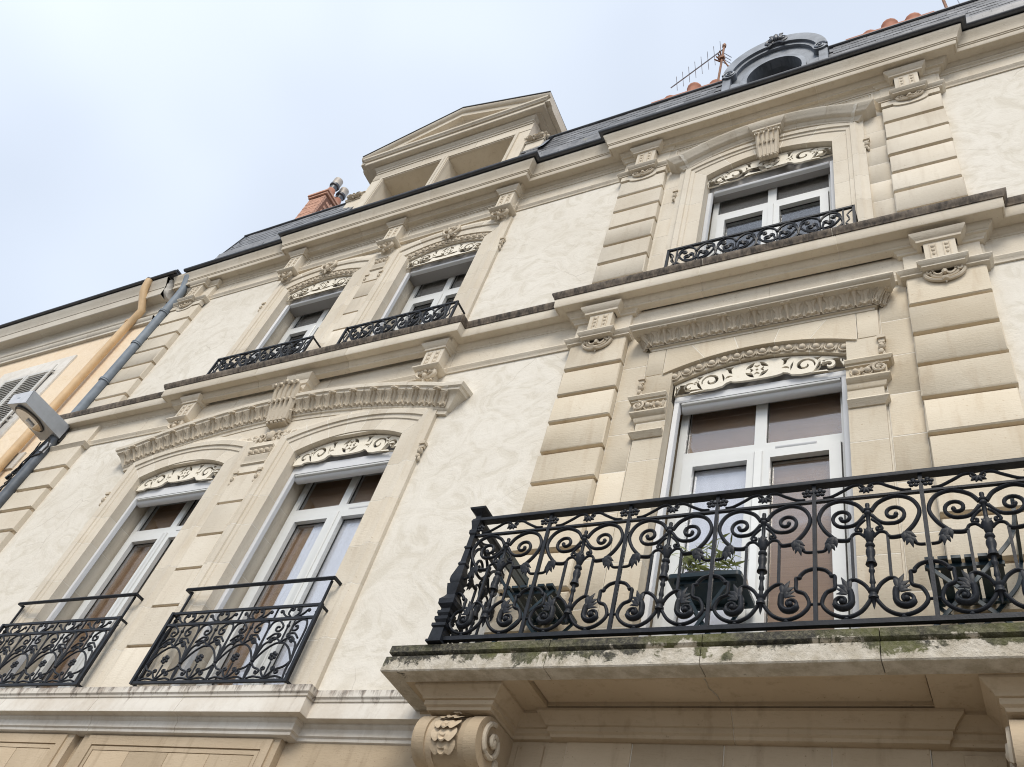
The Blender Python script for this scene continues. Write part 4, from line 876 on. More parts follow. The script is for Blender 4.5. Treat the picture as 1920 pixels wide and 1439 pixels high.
for x0, x1 in ((-8.735, -7.018), (-6.335, -4.68)):
    m = MB(); b = .014
    for z in (4.337, 4.885, 5.003): m.box(x0, x1, GP-b*.7, GP+b*.7, z-b*.8, z+b*.8)
    for x in (x0, x1): m.box(x-b, x+b, GP-b, GP+b, 4.325, 5.015)
    for x, s in ((x0, 1), (x1, -1)):
        m.tube([(x+s*.035, GP-.03, 4.36), (x+s*.035, GP-.03, 5.255)], .012, 4)
        for z in (4.337, 5.0): m.tube([(x, GP, z), (x, .03, z)], .012, 4)
        m.blob(x+s*.04, GP-.03, 4.40, .02, .02, .016, 4, 6); m.blob(x+s*.04, GP-.03, 4.95, .02, .02, .016, 4, 6)
    m.tube([(x0-.01, GP+.0, 5.26), (x1+.01, GP, 5.26)], .017, 6)
    for x in (x0-.01, x1+.01): m.tube([(x, GP+.008, 5.26), (x, .02, 5.26)], .015, 4)
    G = O('window_grille', m, 'iron', H)
    n = 4; u = (x1-x0-.09)/n
    for k in range(n): I('grille_scrollwork', GSC, G, x0+.045+u*(k+.5), GP, 0, scale=(u/GU, 1, 1))
    for k in range(1, n): I('grille_collar', GCO, G, x0+.045+u*k, GP, 0); I('grille_bar', GCB, G, x0+.045+u*k, GP, 0)

# ---- low window guards on the string course
s_in = MB(); w = .185
for s in (-1, 1):
    def gs(pre, sp, r=.0115):
        q = (cat(pre, 5)[:-1] if pre else [])+spiral(*sp); s_in.tube(pl([(s*x, z) for x, z in q]), r, 5); s_in.blob(s*q[-1][0], 0, q[-1][1], .014, .014, .014, 4, 6)
    gs([(.0, .015), (.055, .06), (.115, .15), (.165, .20), (.19, .235), (.185, .30)], (.145, .30, .04, .01, 0, 0.01, 2)) if False else None
    s_in.tube(pl([(s*x, z) for x, z in cat([(.0, .04), (.06, .06), (.13, .12), (.168, .20), (.150, .275), (.09, .305), (.03, .27), (.0, .22)], 6)]), .0115, 5)
    gs([(.0, .10), (.04, .085), (.09, .10), (.11, .14)], (.082, .15, .028, .008, 0, 5.4, 14))
    gs([(.13, .02), (.06, .03), (.02, .10), (.03, .16)], (.05, .175, .022, .006, pi, pi-5, 12))
    s_in.tube(pl([(s*x, z) for x, z in cat([(.168, .20), (.185, .10), (.12, .03), (.05, .012)], 5)]), .0115, 5)
    gs([(.168, .20), (.15, .235), (.12, .25)], (.115, .228, .022, .006, pi/2, pi/2+5, 12)); s_in.blob(s*.168, 0, .2, .016, .014, .02, 4, 6)
s_in.tube([(0, 0, .01), (0, 0, .23)], .007, 5); s_in.lathe([(.006, .20), (.015, .21), (.015, .23), (.006, .24)], 0, 0, 0, 8)
SSC = mesh('guard_scrollwork', s_in, 'iron', 60)
for x0, x1, zt in ((-2.235, -.52, 8.90), (-8.28, -6.72, 8.915), (-6.20, -4.665, 8.915)):
    GQ = .215; z0 = 8.555; m = MB()
    m.box(x0, x1, GQ-.012, GQ+.012, zt-.012, zt+.012); m.box(x0, x1, GQ-.012, GQ+.012, z0+.005, z0+.022)
    for x in (x0, x1): m.box(x-.012, x+.012, GQ-.012, GQ+.012, 8.51, zt+.012); m.tube([(x, GQ, zt), (x, .03, zt)], .012, 4)
    m.box(x0+.085, x0+.10, GQ-.006, GQ+.006, z0, zt); m.box(x1-.10, x1-.085, GQ-.006, GQ+.006, z0, zt)
    for s, x in ((1, x0+.012), (-1, x1-.012)): m.tube(pl([(x+s*a, z0+b) for a, b in cat([(.0, .30), (.045, .24), (.03, .16), (.06, .10), (.03, .05), (.05, .02)], 5)], GQ), .008, 5)
    G = O('window_guard', m, 'iron', H); n = max(1, round((x1-x0-.2)/.37)); u = (x1-x0-.2)/n
    for k in range(n): I('guard_scrollwork', SSC, G, x0+.10+u*(k+.5), GQ, z0+.012, scale=(u/.37, 1, (zt-z0-.02)/.318))
# ---- mansard roof with slates
RB, RT = (.17, 11.93), (-.06, 13.35); RX0, RX1 = -10.74, 4.2
rf = MB()
for a, b in ((RX0, -8.06), (-5.08, -1.9), (-.8, RX1)): rf.strip([[(x, RB[0], RB[1]), (x, RT[0], RT[1]), (x, -3.2, 15.1), (x, -3.2, 11.9)] for x in (a, b)])
rf.strip([[(x, -1.5, 14.1), (x, -3.2, 15.1), (x, -3.2, 11.9), (x, -1.5, 11.9)] for x in (-8.06, -5.08)]); rf.strip([[(x, -.8, 13.7), (x, -3.2, 15.1), (x, -3.2, 11.9), (x, -.8, 11.9)] for x in (-1.9, -.8)])
ROOF = O('roof', rf, 'slate', H)
for a, b in ((RX0-.02, -8.06), (-5.08, -1.95), (-.75, RX1)): O('ridge_roll', MB().tube([(a, RT[0]+.02, RT[1]+.015), (b, RT[0]+.02, RT[1]+.015)], .024, 8), 'zinc_d', ROOF)
O('verge_flashing', MB().bar((RX0, RB[0]+.01, RB[1]), (RX0, RT[0]+.02, RT[1]+.02), .02, .02), 'zinc_d', ROOF)
sl_m = MB(); sl_m.box(-.0985, .0985, 0, .010, 0, .19); SLM = mesh('slate', sl_m, 'slate')
rest = MB(); dx_, dz_ = RT[0]-RB[0], RT[1]-RB[1]; ln = sqrt(dx_**2+dz_**2); ang = atan2(-dx_, dz_)
spots = []
for r in range(12):
    for k in range(-1, 76):
        x = RX0+.1+.2*k+(.1 if r % 2 else 0)
        if x < RX0+.09 or x > RX1 or -8.15 < x < -5.0 or -2.05 < x < -.66: continue
        spots.append((r, x))
vis = sorted([q for q in spots if q[0] >= 5 and q[1] < 1.9], key=lambda q: -q[1]-q[0]*.3)[:300]
for r, x in spots:
    t = r*.118/ln
    if t > .93: continue
    p, z = RB[0]+dx_*t+.008+.004*random.random(), RB[1]+dz_*t
    if (r, x) in vis: I('slate', SLM, ROOF, x, p, z, rot=(-ang-.03, random.uniform(-.012, .012), 0))
    else: rest.box(x-.099, x+.099, p, p+.007, z, z+.16)
o = O('slate_field', rest, 'slate', ROOF); o['kind'] = 'stuff'

# ---- pedimented stone dormer
DA = -6.57; d0, d1 = DA-1.515, DA+1.515
ops = ((-7.82, -6.665), (-6.525, -5.32)); zt = 13.72
db = MB()
db.box(d0, ops[0][0], -1.6, .02, 11.9, 14.12); db.box(ops[0][1], ops[1][0], -1.6, .02, 11.9, 14.12); db.box(ops[1][1], d1, -1.6, .02, 11.9, 14.12)
for a, b in ops: db.box(a, b, -1.6, .018, zt, 14.12); db.box(a, b, -1.6, -.52, 11.9, zt)
DM = O('dormer', db, 'stone', H)
for a, b in ops:
    m = MB(); rect_frame(m, a-.065, b+.065, 11.95, zt+.065, .05, .0, .045); rect_frame(m, a-.018, b+.018, 11.95, zt+.018, .022, -.01, .032); O('opening_frame', m, 'stone', DM)
for a, b in ((d0, DA-.55), (DA-.545, DA+.5), (DA+.505, d1)): O('lintel_stone', MB().block(a, b, .0, .028, zt+.07, 13.985, .003), 'stone', DM)
O('architrave', MB().sweep(plan(d0+.03, d1-.03, .03, (), 1, 1), [(-.05, 14.14), (.07, 14.14), (.068, 14.12), (.04, 14.09), (.03, 14.08), (.028, 14.04), (.012, 14.03), (.01, 13.99), (-.05, 13.99)]), 'stone', DM)
O('dormer_cornice', MB().strip([[(x+s*d, q+(d if w_ else 0), z) for d, z in [(-.05, 14.33), (.22, 14.33), (.215, 14.29), (.19, 14.27), (.185, 14.255), (.16, 14.25), (.16, 14.165), (.15, 14.155), (.06, 14.16), (.05, 14.14), (-.05, 14.14)]] for x, q, s, w_ in ((d0-.05, -.75, -1, 0), (d0-.05, .04, -1, 1), (d1+.05, .04, 1, 1), (d1+.05, -.75, 1, 0))]), 'stone', DM)
apz, tz, hw = 14.93, 14.22, d1-d0+.0
def rake(prof, n0, n1):
    hwid = (d1-d0)/2+.30
    out = MB(); L = [[(DA-hwid, p, tz+dz) for dz, p in prof], [(DA, p, apz+dz) for dz, p in prof], [(DA+hwid, p, tz+dz) for dz, p in prof]]
    return out.strip(L)
RK = [(.16, -.6), (.165, .265), (.14, .275), (.10, .262), (.075, .235), (.07, .215), (.04, .21), (-.02, .205), (-.03, .12), (-.06, .10), (-.075, .06), (-.075, -.6)]
O('raking_cornice', rake(RK, 0, 1), 'stone', DM)
O('pediment_flashing', rake([(.166, -.62), (.166, .285), (.181, .285), (.183, -.62)], 0, 1), 'zinc_d', DM)
O('tympanum', MB().poly([(d0, 14.30), (d1, 14.30), (DA, 14.95)], -.5, .05), 'stone', DM)
m = MB()
for a, b in (((d0+.42, 14.345), (DA, 14.76)), ((DA, 14.76), (d1-.42, 14.345))): m.bar((a[0], .05, a[1]), (b[0], .05, b[1]), .03, .03)
m.bar((d0+.42, .05, 14.345), (d1-.42, .05, 14.345), .03, .03); O('tympanum_moulding', m, 'stone', DM)
for s, x in ((-1, d0-.02), (1, d1+.02)):
    b = O('dormer_console', MB().block(min(x, x+s*.30), max(x, x+s*.30), -.5, .0, 12.4, 13.30, .004), 'stone', DM)
    O('console_cap', MB().sweep(plan(min(x, x+s*.29), max(x, x+s*.29), .0, (), 1, 1), [(-.3, 13.46), (.04, 13.46), (.045, 13.44), (.02, 13.42), (.015, 13.30), (-.3, 13.30)]), 'carve', DM)
    I('carved_cartouche', CART, DM, x+s*.15, .025, 13.375, scale=(1.5, 1.4, .55)); I('carved_cartouche', CART, DM, x+s*.29+s*.03, -.12, 13.375, rot=(0, 0, s*pi/2), scale=(1.3, 1.4, .55))
O('lead_flashing', MB().add([(d1+.33, .06, 12.9), (d1+.33, -.5, 12.9), (d1+.33, -.5, 13.75), (d1+.33, -.10, 13.55), (d1+.45, .09, 12.85), (d1+.47, -.03, 13.38), (d1+.40, -.12, 13.55)], [(0, 1, 2, 3), (0, 4, 5, 6, 3)]), 'lead', DM)

# ---- zinc bull's-eye dormer
OX, OZ = -1.347, 12.86
def ring(rx0, rz0, rx1, rz1, cz, p0, p1, a0, a1, n=36):
    return MB().strip([[(OX+rx0*cos(a), p0, cz+rz0*sin(a)), (OX+rx0*cos(a), p1, cz+rz0*sin(a)), (OX+rx1*cos(a), p1, cz+rz1*sin(a)), (OX+rx1*cos(a), p0, cz+rz1*sin(a))] for a in [a0+(a1-a0)*i/n for i in range(n+1)]])
fa = [(OX+.60*cos(a), 13.08+.62*sin(a)) for a in [pi*i/20 for i in range(21)]]
bd = MB(); hole = [(OX+.345*cos(a), OZ+.435*sin(a)) for a in [2*pi*i/40 for i in range(41)]]
outl = [(OX+.60*cos(a)*1.0, 13.08+(.62 if sin(a) > 0 else 1.0)*sin(a)) for a in [2*pi*i/40 for i in range(41)]]
bd.strip([[(a[0], .04, a[1]), (b[0], .04, b[1]), (b[0], -.9, b[1]), (a[0], -.9, a[1])] for a, b in zip(outl, hole)], False)
OD = O('round_dormer', bd, 'zinc', H)
O('outer_hood', ring(.55, .60, .67, .80, 13.08, -.9, .12, -.02, pi+.02), 'zinc', OD); O('hood_roll', ring(.50, .53, .55, .60, 13.08, -.1, .085, 0, pi), 'zinc', OD)
O('oculus_ring', ring(.345, .435, .40, .49, OZ, -.05, .075, 0, 2*pi), 'zinc', OD); O('oculus_ring', ring(.40, .49, .435, .525, OZ, -.05, .058, 0, 2*pi), 'zinc', OD)
O('oculus_pane', MB().add([(OX+.35*cos(a), -.12, OZ+.44*sin(a)) for a in [2*pi*i/24 for i in range(24)]], [tuple(range(24))]), 'glass', OD)
O('oculus_back', MB().box(OX-.5, OX+.5, -.85, -.8, 12.2, 13.5), 'inner_g', OD)
for s in (-1, 1):
    m = MB(); cx, cz = OX+s*.575, 13.12
    m.tube([(cx+s*x*-1 if False else cx-s*x, .13, cz+z) for x, z in spiral(0, 0, .085, .012, pi, pi-9.5, 30)], .013, 6); m.tube([(cx, -.5, cz), (cx, .125, cz)], .09, 16)
    O('volute', m, 'zinc', OD); O('cheek', MB().box(min(cx-s*.02, cx+s*.085), max(cx-s*.02, cx+s*.085), -.6, .10, 12.1, 13.1), 'zinc', OD)
    m = MB(); m.poly([(cx-s*x, z) for x, z in [(.0, 12.62), (.10, 12.64), (.16, 12.74), (.13, 12.86), (.05, 12.9), (-.02, 12.86)]], -.3, .07); O('lower_scroll', m, 'zinc', OD)
m = MB()
for s in (-1, 1):
    m.tube(pl([(s*x, z) for x, z in cat([(.0, -.06), (.07, -.07), (.13, -.02), (.12, .05)], 5)+spiral(.085, .05, .035, .008, 0, 6, 12)], .02), .022, 6); m.tube(pl([(s*.02, .0), (s*.07, .09), (s*.05, .16), (s*.09, .19)], .03), [.02, .028, .02, .008], 6)
    m.tube(pl([(s*.03, -.03), (s*.10, -.13), (s*.15, -.15)], .02), [.02, .022, .006], 6); m.blob(s*.05, .03, .02, .04, .04, .05)
m.blob(0, .04, .05, .04, .05, .09); m.blob(0, .03, .14, .03, .035, .05); I('crest_ornament', mesh('crest_ornament', m, 'rust' if False else 'zinc_d'), OD, OX+.02, .10, 13.76)

# ---- chimneys
def chimney_brick(x0, x1, p0, p1, z0, z1):
    C = O('chimney', MB().box(x0+.006, x1-.006, p0+.006, p1-.006, z0, z1), 'brickm', H)
    bl = (x1-x0)/2; z = z0; r = 0
    while z < z1-.06:
        o = bl/2 if r % 2 else 0; x = x0-(o)
        while x < x1-.01:
            a, b = max(x0, x)+.004, min(x1, x+bl)-.004
            if b-a > .03: O('brick', MB().box(a, b, p1-.05, p1+random.uniform(-.002, .003), z+.004, z+.067), 'brick', C)
            x += bl
        q = p1-.10-(.1 if r % 2 else 0)
        while q > p0:
            O('brick', MB().box(x1-.05, x1+random.uniform(-.002, .003), max(p0, q-.2)+.004, q-.004, z+.004, z+.067), 'brick', C); q -= .2
        z += .071; r += 1
    for k, e in ((0, .03), (1, .055)): O('chimney_cap', MB().box(x0-e, x1+e, p0-e, p1+e, z1+.06*k, z1+.05+.06*k), 'brick', C)
    return C
C = chimney_brick(-10.62, -10.20, -.90, -.50, 13.2, 15.37)
for p in (-.60, -.83):
    m = MB(); m.lathe([(.09, 15.47), (.085, 15.72), (.08, 15.74)], -10.32, p, 0, 12); O('chimney_pot', m, 'clay', C)
    m = MB(); m.lathe([(.075, 15.70), (.075, 15.86), (.10, 15.87), (.105, 15.90), (.105, 15.92), (.09, 15.93)], -10.32, p, 0, 12); O('pot_band', m, 'zinc_d', C)
    m = MB(); m.lathe([(.092, 15.92), (.095, 16.12), (.085, 16.13), (.01, 16.135)], -10.32, p, 0, 12); O('chimney_cowl', m, 'cap_metal', C)
for x0, x1, pots in ((-3.72, -2.45, ((-3.45, .14), (-3.05, .36), (-2.66, .18))), (-.58, .66, ((-.25, .15), (.05, .34), (.38, .26)))):
    C = O('chimney', MB().box(x0+.05, x1-.05, -1.5, -1.0, 13.3, 15.70), 'brick', H); O('chimney_cap', MB().box(x0, x1, -1.55, -.95, 15.70, 15.84), 'clay', C)
    for x, h in pots: m = MB(); m.lathe([(.11, 15.78), (.125, 15.80), (.105, 15.82+h*.5), (.12, 15.82+h), (.13, 15.84+h), (.13, 15.88+h), (.11, 15.88+h)], x, -1.12, 0, 14); O('chimney_pot', m, 'clay', C)

# ---- zinc drainpipe of the house
def downpipe(pts, r, zs_, matp, par, name='drainpipe'):
    P = O(name, MB().tube(pts, r, 14), matp, par)
    for (x, p, z) in zs_: m = MB(); m.lathe([(r*.98, -.03), (r*1.22, -.025), (r*1.22, -.005), (r*1.1, 0), (r*1.22, .005), (r*1.22, .02), (r*.98, .025)], x, p, z, 14); O('pipe_collar', m, matp, P)
    return P
downpipe([(-10.87, .20, 11.80), (-10.86, .13, 11.55), (-10.855, .12, 11.3), (-10.855, .12, 8.50)], .068, [(-10.855, .12, z) for z in (10.9, 10.1, 9.25)], 'pipe', H)
downpipe([(-10.855, .12, 8.30), (-10.855, .12, .2)], .07, [(-10.855, .12, z) for z in (7.9, 6.3)], 'pipe_l', H)

# ================================================================= the peach neighbour
NB = thing('neighbour_house', 'peach rendered house with louvred shutters, left of the stone facade', 'house', (-13, 0, 0))
O('wall', MB().box(-24, -10.93, -.5, -.02, 0, 11.9), 'peach', NB)
NC = [(-.06, 11.84), (.30, 11.84), (.305, 11.81), (.27, 11.74), (.235, 11.66), (.23, 11.635), (.22, 11.63), (.21, 11.46), (.20, 11.45), (.05, 11.45), (.045, 11.43), (.02, 11.40), (.02, 11.22), (.0, 11.2), (.0, 11.08), (.06, 11.075), (.065, 11.05), (.04, 11.0), (.03, 10.99), (.03, 10.94), (.012, 10.93), (-.06, 10.93)]
part = O('cornice', MB().sweep([(-24, 0, 0), (-11.28, 0, 0)], inset(NC, .004)), 'cream_st', NB)
for nd in split([(-24, 0, 0), (-11.28, 0, 0)], 1.6): O('cornice_stone', MB().sweep(nd, NC), 'cream_st', part)
m = MB(); m.strip([[(-11.285+dx+random.uniform(-.02, .02), p*k_+random.uniform(-.012, .012), z+random.uniform(-.01, .01)) for p, z in ((0, 11.84), (.12, 11.845), (.22, 11.84), (.25, 11.80), (.22, 11.74), (.235, 11.68), (.20, 11.64), (.215, 11.58), (.18, 11.52), (.12, 11.47), (.05, 11.45), (0, 11.44))] for dx, k_ in ((0, 1.), (.04, .95), (.075, .75))])
O('broken_end', m, 'panelw', part)
gt = MB(); gq = [(.30+.03+.03*cos(a), 11.846+.03+.03*sin(a)) for a in [pi+pi*i/8 for i in range(9)]]; gt.sweep([(-24, 0, 0), (-11.09, 0, 0)], gq+[(.355, 11.88), (-.06, 11.885), (-.06, 11.845), (.30, 11.845)]); O('gutter', gt, 'zinc_d', NB)
O('roof', MB().strip([[(x, .33, 11.9), (x, -2.5, 13.1), (x, -2.5, 11.9)] for x in (-24, -11.15)]), 'slate', NB)
O('eaves_board', MB().box(-24, -11.08, -.5, .34, 11.886, 11.915), 'zinc_d', NB); O('eaves_return', MB().box(-11.12, -10.95, -.5, .0, 11.5, 11.886), 'gasket', NB)
O('window_band', MB().block(-14.68, -12.74, -.03, .012, 8.2, 10.53, .003), 'panelw', NB)
SWN = O('shutter_window', MB().box(-14.24, -12.97, -.02, .016, 8.2, 10.19), 'inner_g', NB)
for x0, x1 in ((-14.24, -13.62), (-13.605, -12.985)):
    m = MB(); rect_frame(m, x0, x1, 8.0, 10.18, .055, .02, .058); O('shutter_frame', m, 'shut', SWN)
    z = 8.9
    while z < 10.10: O('slat', MB().side([(.022, z+.016), (.054, z-.010), (.056, z-.003), (.026, z+.024)], x0+.055, x1-.055), 'shut', SWN); z += .056
for z in (10.10, 9.05, 8.95): m = MB(); m.tube([(-12.97, .05, z-.06), (-12.97, .05, z+.06)], .016, 8); m.tube([(-12.90, .03, z), (-13.04, .06, z)], .012, 6); O('shutter_hinge', m, 'shut', SWN)
O('espagnolette', MB().tube([(-12.955, .06, 8.2), (-12.955, .06, 10.28)], .010, 6), 'shut', SWN)
Y = downpipe([(-11.72, .33, 11.84), (-11.72, .30, 11.66), (-11.72, .26, 11.56), (-11.62, .12, 11.22), (-11.70, .09, 11.06), (-11.75, .08, 10.9), (-11.77, .08, 8.6), (-11.77, .08, .2)], .064, [(-11.755, .08, 10.98)], 'pipe_y', NB)
O('pipe_outlet', MB().tube([(-11.72, .345, 11.87), (-11.72, .32, 11.70)], .045, 10), 'zinc_d', Y)
O('wall_plate', MB().block(-11.88, -11.60, -.03, .01, 7.75, 8.06, .004), 'panelw', NB)

# ================================================================= things fixed to or standing on the facades
L = thing('street_lamp', 'boxy grey floodlight on a wall arm beside the dark drainpipe', 'street lamp', (-10.95, 0, 8.1))
lb = MB(); lb.add([(x, p, z) for x, p, z in [(-11.20, .11, 8.10), (-10.76, .11, 8.06), (-10.76, .76, 8.08), (-11.24, .76, 8.16), (-11.17, .11, 8.30), (-10.76, .11, 8.30), (-10.76, .79, 8.29), (-11.21, .79, 8.31)]], [(0, 1, 2, 3), (4, 7, 6, 5), (0, 4, 5, 1), (1, 5, 6, 2), (2, 6, 7, 3), (3, 7, 4, 0)])
LBO = O('lamp_housing', lb, 'lampbox', L)
def botz(x, p): return 8.10+(x+11.20)*(-.04/.44)*(1)+(p-.11)*.05*(1 if x < -11 else .6)
m = MB(); n = 28; rings = []
for k, (rr, dz) in enumerate([(1.0, -.006), (.97, -.010), (.90, .02), (.78, .03), (.6, .04), (.4, .045), (.15, .05)]): rings.append([(-10.99+.165*rr*cos(2*pi*j/n), .50+.225*rr*sin(2*pi*j/n), botz(-10.99+.165*rr*cos(2*pi*j/n), .5+.225*rr*sin(2*pi*j/n))-.008+ (0 if dz < 0 else 0)-(.0 if k < 2 else -.0)+dz*-.3) for j in range(n)])
m.strip(rings, False); O('lamp_reflector', m, 'lampin', L)
m = MB(); m.add([(-10.99+.15*cos(2*pi*j/n), .50+.21*sin(2*pi*j/n), botz(-10.99+.15*cos(2*pi*j/n), .5+.21*sin(2*pi*j/n))-.035) for j in range(n)], [tuple(range(n))]); O('lamp_lens', m, 'lens', L)
m = MB(); m.tube([(-10.99+.172*cos(2*pi*j/n), .50+.232*sin(2*pi*j/n), botz(-10.99+.172*cos(2*pi*j/n), .5+.232*sin(2*pi*j/n))-.010) for j in range(n+1)], .008, 5); O('lens_rim', m, 'gasket', L)
m = MB(); m.tube([(-10.99, .40, 8.045), (-10.99, .52, 8.05)], [.016, .02], 8); O('bulb', m, 'lampwhite', L)
O('lamp_front', MB().add([(-11.245, .763, 8.162), (-10.765, .765, 8.083), (-10.765, .795, 8.288), (-11.212, .795, 8.308)], [(0, 1, 2, 3)]), 'lampwhite', L)
O('lamp_bracket', MB().bar((-10.86, .18, 8.05), (-10.86, .0, 7.98), .05, .05).bar((-10.80, .06, 8.02), (-10.80, .06, 8.16), .07, .05), 'gasket', L)
CB = thing('cable_bundle', 'tangled black cables with pale connector box on the dark drainpipe', 'cables', (-10.85, 0, 7.8))
random.seed(3)
for k in range(9):
    a = (-10.83+random.uniform(-.03, .03), .19, 7.98-.03*k); b = (-11.28+random.uniform(-.1, .08), .05, 7.35+random.uniform(-.25, .2)); pts = []
    for i in range(15): t = i/14; pts.append((a[0]+(b[0]-a[0])*t+.035*sin(5*t+k*2), a[1]+(b[1]-a[1])*t+.03*sin(7*t+k), a[2]+(b[2]-a[2])*t-.10*sin(pi*t)+.03*cos(9*t+k)))
    O('cable', MB().tube(pts, .0085, 5), 'cable', CB)
for k in range(6): x, z = -11.28+.05*k, 7.42+.085*k; O('connector', MB().bar((x, .09, z), (x+.05, .09, z+.07), .04, .03), 'cable', CB)
O('cable', MB().tube([(-10.80, .19, 7.98), (-10.76, .16, 7.86), (-10.79, .17, 7.72), (-10.84, .2, 7.66), (-10.95, .14, 7.62)], .012, 6), 'cable', CB)
O('connector_box', MB().bar((-10.80, .16, 7.76), (-10.80, .16, 7.93), .05, .05), 'lampwhite', CB)
# antenna
A = thing('tv_antenna', 'rusty mast with a comb shaped television aerial above the roof edge', 'antenna', (-2.36, .5, 14.3))
mp = -.5
O('mast', MB().tube([(-2.36, mp, 13.6), (-2.35, mp, 16.05)], .018, 8), 'rust', A); O('mast_cap', MB().lathe([(.03, 15.98), (.035, 16.05), (.02, 16.1)], -2.35, mp, 0, 8), 'rust', A)
bp = ((-2.36, -.49, 15.86), (-3.32, -.80, 15.80)); O('boom', MB().tube(bp, .011, 6), 'steel', A)
for i in range(8):
    t = (i+.3)/8.3; x, p, z = [bp[0][j]+(bp[1][j]-bp[0][j])*t for j in range(3)]; l = .16-.05*t; O('element', MB().tube([(x-.03, p-l, z), (x+.03, p+l, z)], .0045, 5), 'steel', A)
m = MB(); [m.tube([(-2.37, mp, 15.4+.07*k), (-2.44+.02*k, mp+.08, 15.36+.10*k)], .012, 5) for k in range(4)]; m.box(-2.41, -2.31, mp-.03, mp+.04, 15.48, 15.56); O('antenna_clamp', m, 'rust', A)
m = MB(); [m.tube([(-2.33, mp+.0, 15.35+.12*k), (-2.25, mp-.12, 15.40+.12*k)], .006, 5) for k in range(4)]; O('reflector_rod', m, 'steel', A)
O('boom_strut', MB().tube([(-2.36, mp, 15.55), (-2.20, mp-.08, 15.1)], .012, 6), 'rust', A)
A2 = thing('thin_roof_mast', 'thin rusty mast on the roof at the top right edge', 'mast', (.85, 1, 14.5)); O('mast', MB().tube([(.85, -1., 14.6), (.80, -1., 17.4)], .022, 8), 'rust', A2); O('aerial_wire', MB().tube([(1.0, -1., 15.9), (.93, -1., 17.4)], .007, 5), 'steel', A2)

# ---- balcony furniture
FZ = 4.292
def chair(s, xc, label):
    """folding bistro chair; s = +1 faces +X (back on the left)"""
    C = thing('folding_chair', label, 'chair', (xc, -.29, FZ), 'folding chairs on the balcony')
    X = lambda d: xc+s*d
    pa, pb = .09, .47
    for k in range(6):
        d = -.15+.062*k; m = MB(); m.block(min(X(d-.023), X(d+.023)), max(X(d-.023), X(d+.023)), 0, .018, 0, 1, .0) if False else None
        x0_, x1_ = sorted((X(d-.023), X(d+.023))); O('seat_slat', MB().box(x0_, x1_, pa-.02, pb+.02, 4.745, 4.763), 'teal', C)
    for p in (pa+.035, pb-.035):
        x0_, x1_ = sorted((X(-.18), X(.19))); O('seat_rail', MB().box(x0_, x1_, p-.012, p+.012, 4.722, 4.744), 'teal', C)
    for p in (pa-.005, pb+.005):
        pts = [(X(x), p, z) for x, z in cat([(.21, FZ+.01), (.05, 4.50), (-.16, 4.76), (-.235, 4.87), (-.265, 5.0), (-.275, 5.14)], 5)]; O('back_leg', MB().tube(pts, .014, 4, .6), 'teal', C)
        O('front_leg', MB().tube([(X(-.21), p-.02*(1 if p > .3 else -1), FZ+.01), (X(.18), p-.02*(1 if p > .3 else -1), 4.735)], .014, 4, .6), 'teal', C)
    for z, d in ((5.11, -.274), (5.03, -.268)): x0_, x1_ = sorted((X(d-.008), X(d+.008))); O('back_slat', MB().box(x0_, x1_, pa-.01, pb+.01, z-.028, z+.028), 'teal', C)
    for x, z in ((.21, FZ+.07), (-.18, FZ+.06)): O('stretcher', MB().tube([(X(x*.82), pa, z), (X(x*.82), pb, z)], .010, 4), 'teal', C)
chair(1, -2.62, 'dark blue slatted folding chair at the corner post end of the balcony')
chair(-1, -.10, 'dark blue slatted folding chair right of the balcony door')
T = thing('folding_table', 'small dark teal folding table holding the potted plant on the balcony', 'table', (-1.56, 0, FZ))
m = MB(); x0, x1, p0, p1, zt_ = -1.80, -1.33, -.145, .215, 4.985
rc = .03; cor = [(x0+rc, p0+rc, pi, 1.5*pi), (x1-rc, p0+rc, 1.5*pi, 2*pi), (x1-rc, p1-rc, 0, .5*pi), (x0+rc, p1-rc, .5*pi, pi)]
ol = [(cx+rc*cos(a0+(a1_-a0)*i/5), cy+rc*sin(a0+(a1_-a0)*i/5)) for cx, cy, a0, a1_ in cor for i in range(6)]
m.strip([[(x, p, zt_-.03) for x, p in ol], [(x, p, zt_) for x, p in ol]]); O('table_top', m, 'teal', T)
for p in (p0+.05, p1-.05): O('top_rail', MB().box(x0+.04, x1-.04, p-.012, p+.012, zt_-.055, zt_-.031), 'teal', T)
for p in (p0+.04, p1-.04):
    O('leg', MB().tube([(x0+.03, p, FZ+.01), (x1-.08, p, zt_-.05)], .015, 4, .6), 'teal', T); O('leg', MB().tube([(x1-.03, p-.02, FZ+.01), (x0+.08, p-.02, zt_-.05)], .015, 4, .6), 'teal', T)
O('stretcher', MB().tube([(x0+.06, p0+.04, FZ+.09), (x0+.06, p1-.04, FZ+.09)], .010, 4), 'teal', T)
PL = thing('potted_plant', 'leafy bamboo plant in a flat black pot on the folding table', 'plant', (-1.58, 0, zt_))
O('pot', MB().box(-1.70, -1.47, .03, .17, zt_+.001, zt_+.045), 'soil', PL)
random.seed(11)
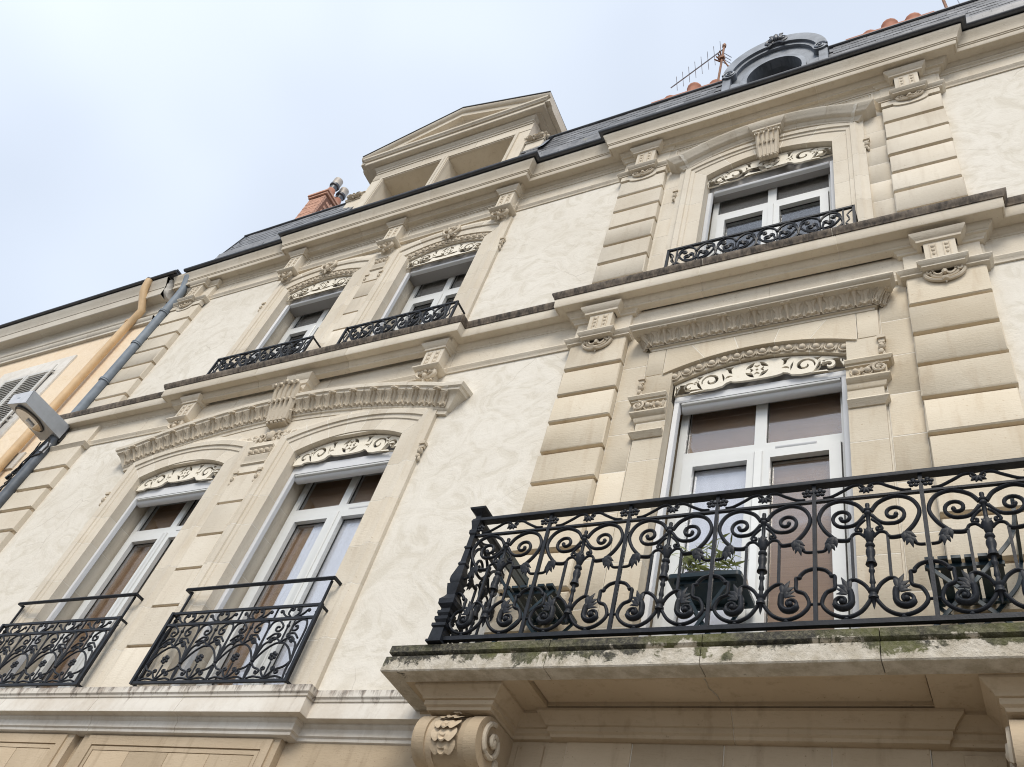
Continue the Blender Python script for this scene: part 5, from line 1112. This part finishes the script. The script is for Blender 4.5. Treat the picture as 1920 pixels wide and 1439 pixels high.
for k in range(15):
    bx, bp_ = -1.68+.0135*k+random.uniform(-.01, .01), random.uniform(.05, .15); ax, ap = (bx+1.575)*1.3+random.uniform(-.05, .05), random.uniform(-.05, .06); hh = random.uniform(.14, .27)
    O('stem', MB().tube([(bx, bp_, zt_+.04), (bx+ax*.5, bp_+ap*.4, zt_+.04+hh*.55), (bx+ax, bp_+ap, zt_+.04+hh)], [.004, .0035, .002], 5), 'leaf', PL)
    for q in range(9):
        t = .25+.75*q/8; x, p, z = bx+ax*t, bp_+ap*t, zt_+.04+hh*t; a = random.uniform(0, 2*pi); e = random.uniform(-.5, .75); l = random.uniform(.09, .16); dx, dp, dz = cos(a)*cos(e)*l, sin(a)*cos(e)*l*.7, sin(e)*l
        w_ = .0095; nx, nz = -dz/l*w_, dx/l*w_
        O('leaf', MB().add([(x, p, z), (x+dx*.4+nx, p+dp*.4+w_*.5, z+dz*.4+nz), (x+dx, p+dp, z+dz-.015), (x+dx*.4-nx, p+dp*.4-w_*.5, z+dz*.4-nz), (x+dx*.45, p+dp*.45, z+dz*.45-.003)], [(0, 1, 4), (1, 2, 4), (2, 3, 4), (3, 0, 4)]), 'leaf', PL)
CD = tag(O('folded_card', MB().add([(-1.50, -.06, zt_+.002), (-1.345, .02, zt_+.002), (-1.345, .02, zt_+.075), (-1.43, -.02, zt_+.045), (-1.50, -.06, zt_+.004), (-1.35, -.03, zt_+.002), (-1.35, -.03, zt_+.07)], [(0, 1, 2, 3, 4), (1, 5, 6, 2)]), 'paper'), 'small folded beige card behind the plant on the teal table', 'card')
PD = thing('pendant_lamp', 'round copper pendant lamp glimpsed behind the balcony door glass', 'lamp', (-.98, .36, 5.0))
m = MB(); m.lathe([(.012, 4.86), (.05, 4.85), (.10, 4.80), (.125, 4.72), (.12, 4.70)], -.98, -.285+.0, 0, 18) if False else m.lathe([(.010, 4.87), (.05, 4.855), (.09, 4.81), (.11, 4.74), (.105, 4.735)], -.98, -.42, 0, 18); O('lamp_shade', m, 'copper', PD); O('lamp_cord', MB().tube([(-.98, -.42, 4.86), (-.98, -.42, 6.9)], .004, 5), 'cable', PD)
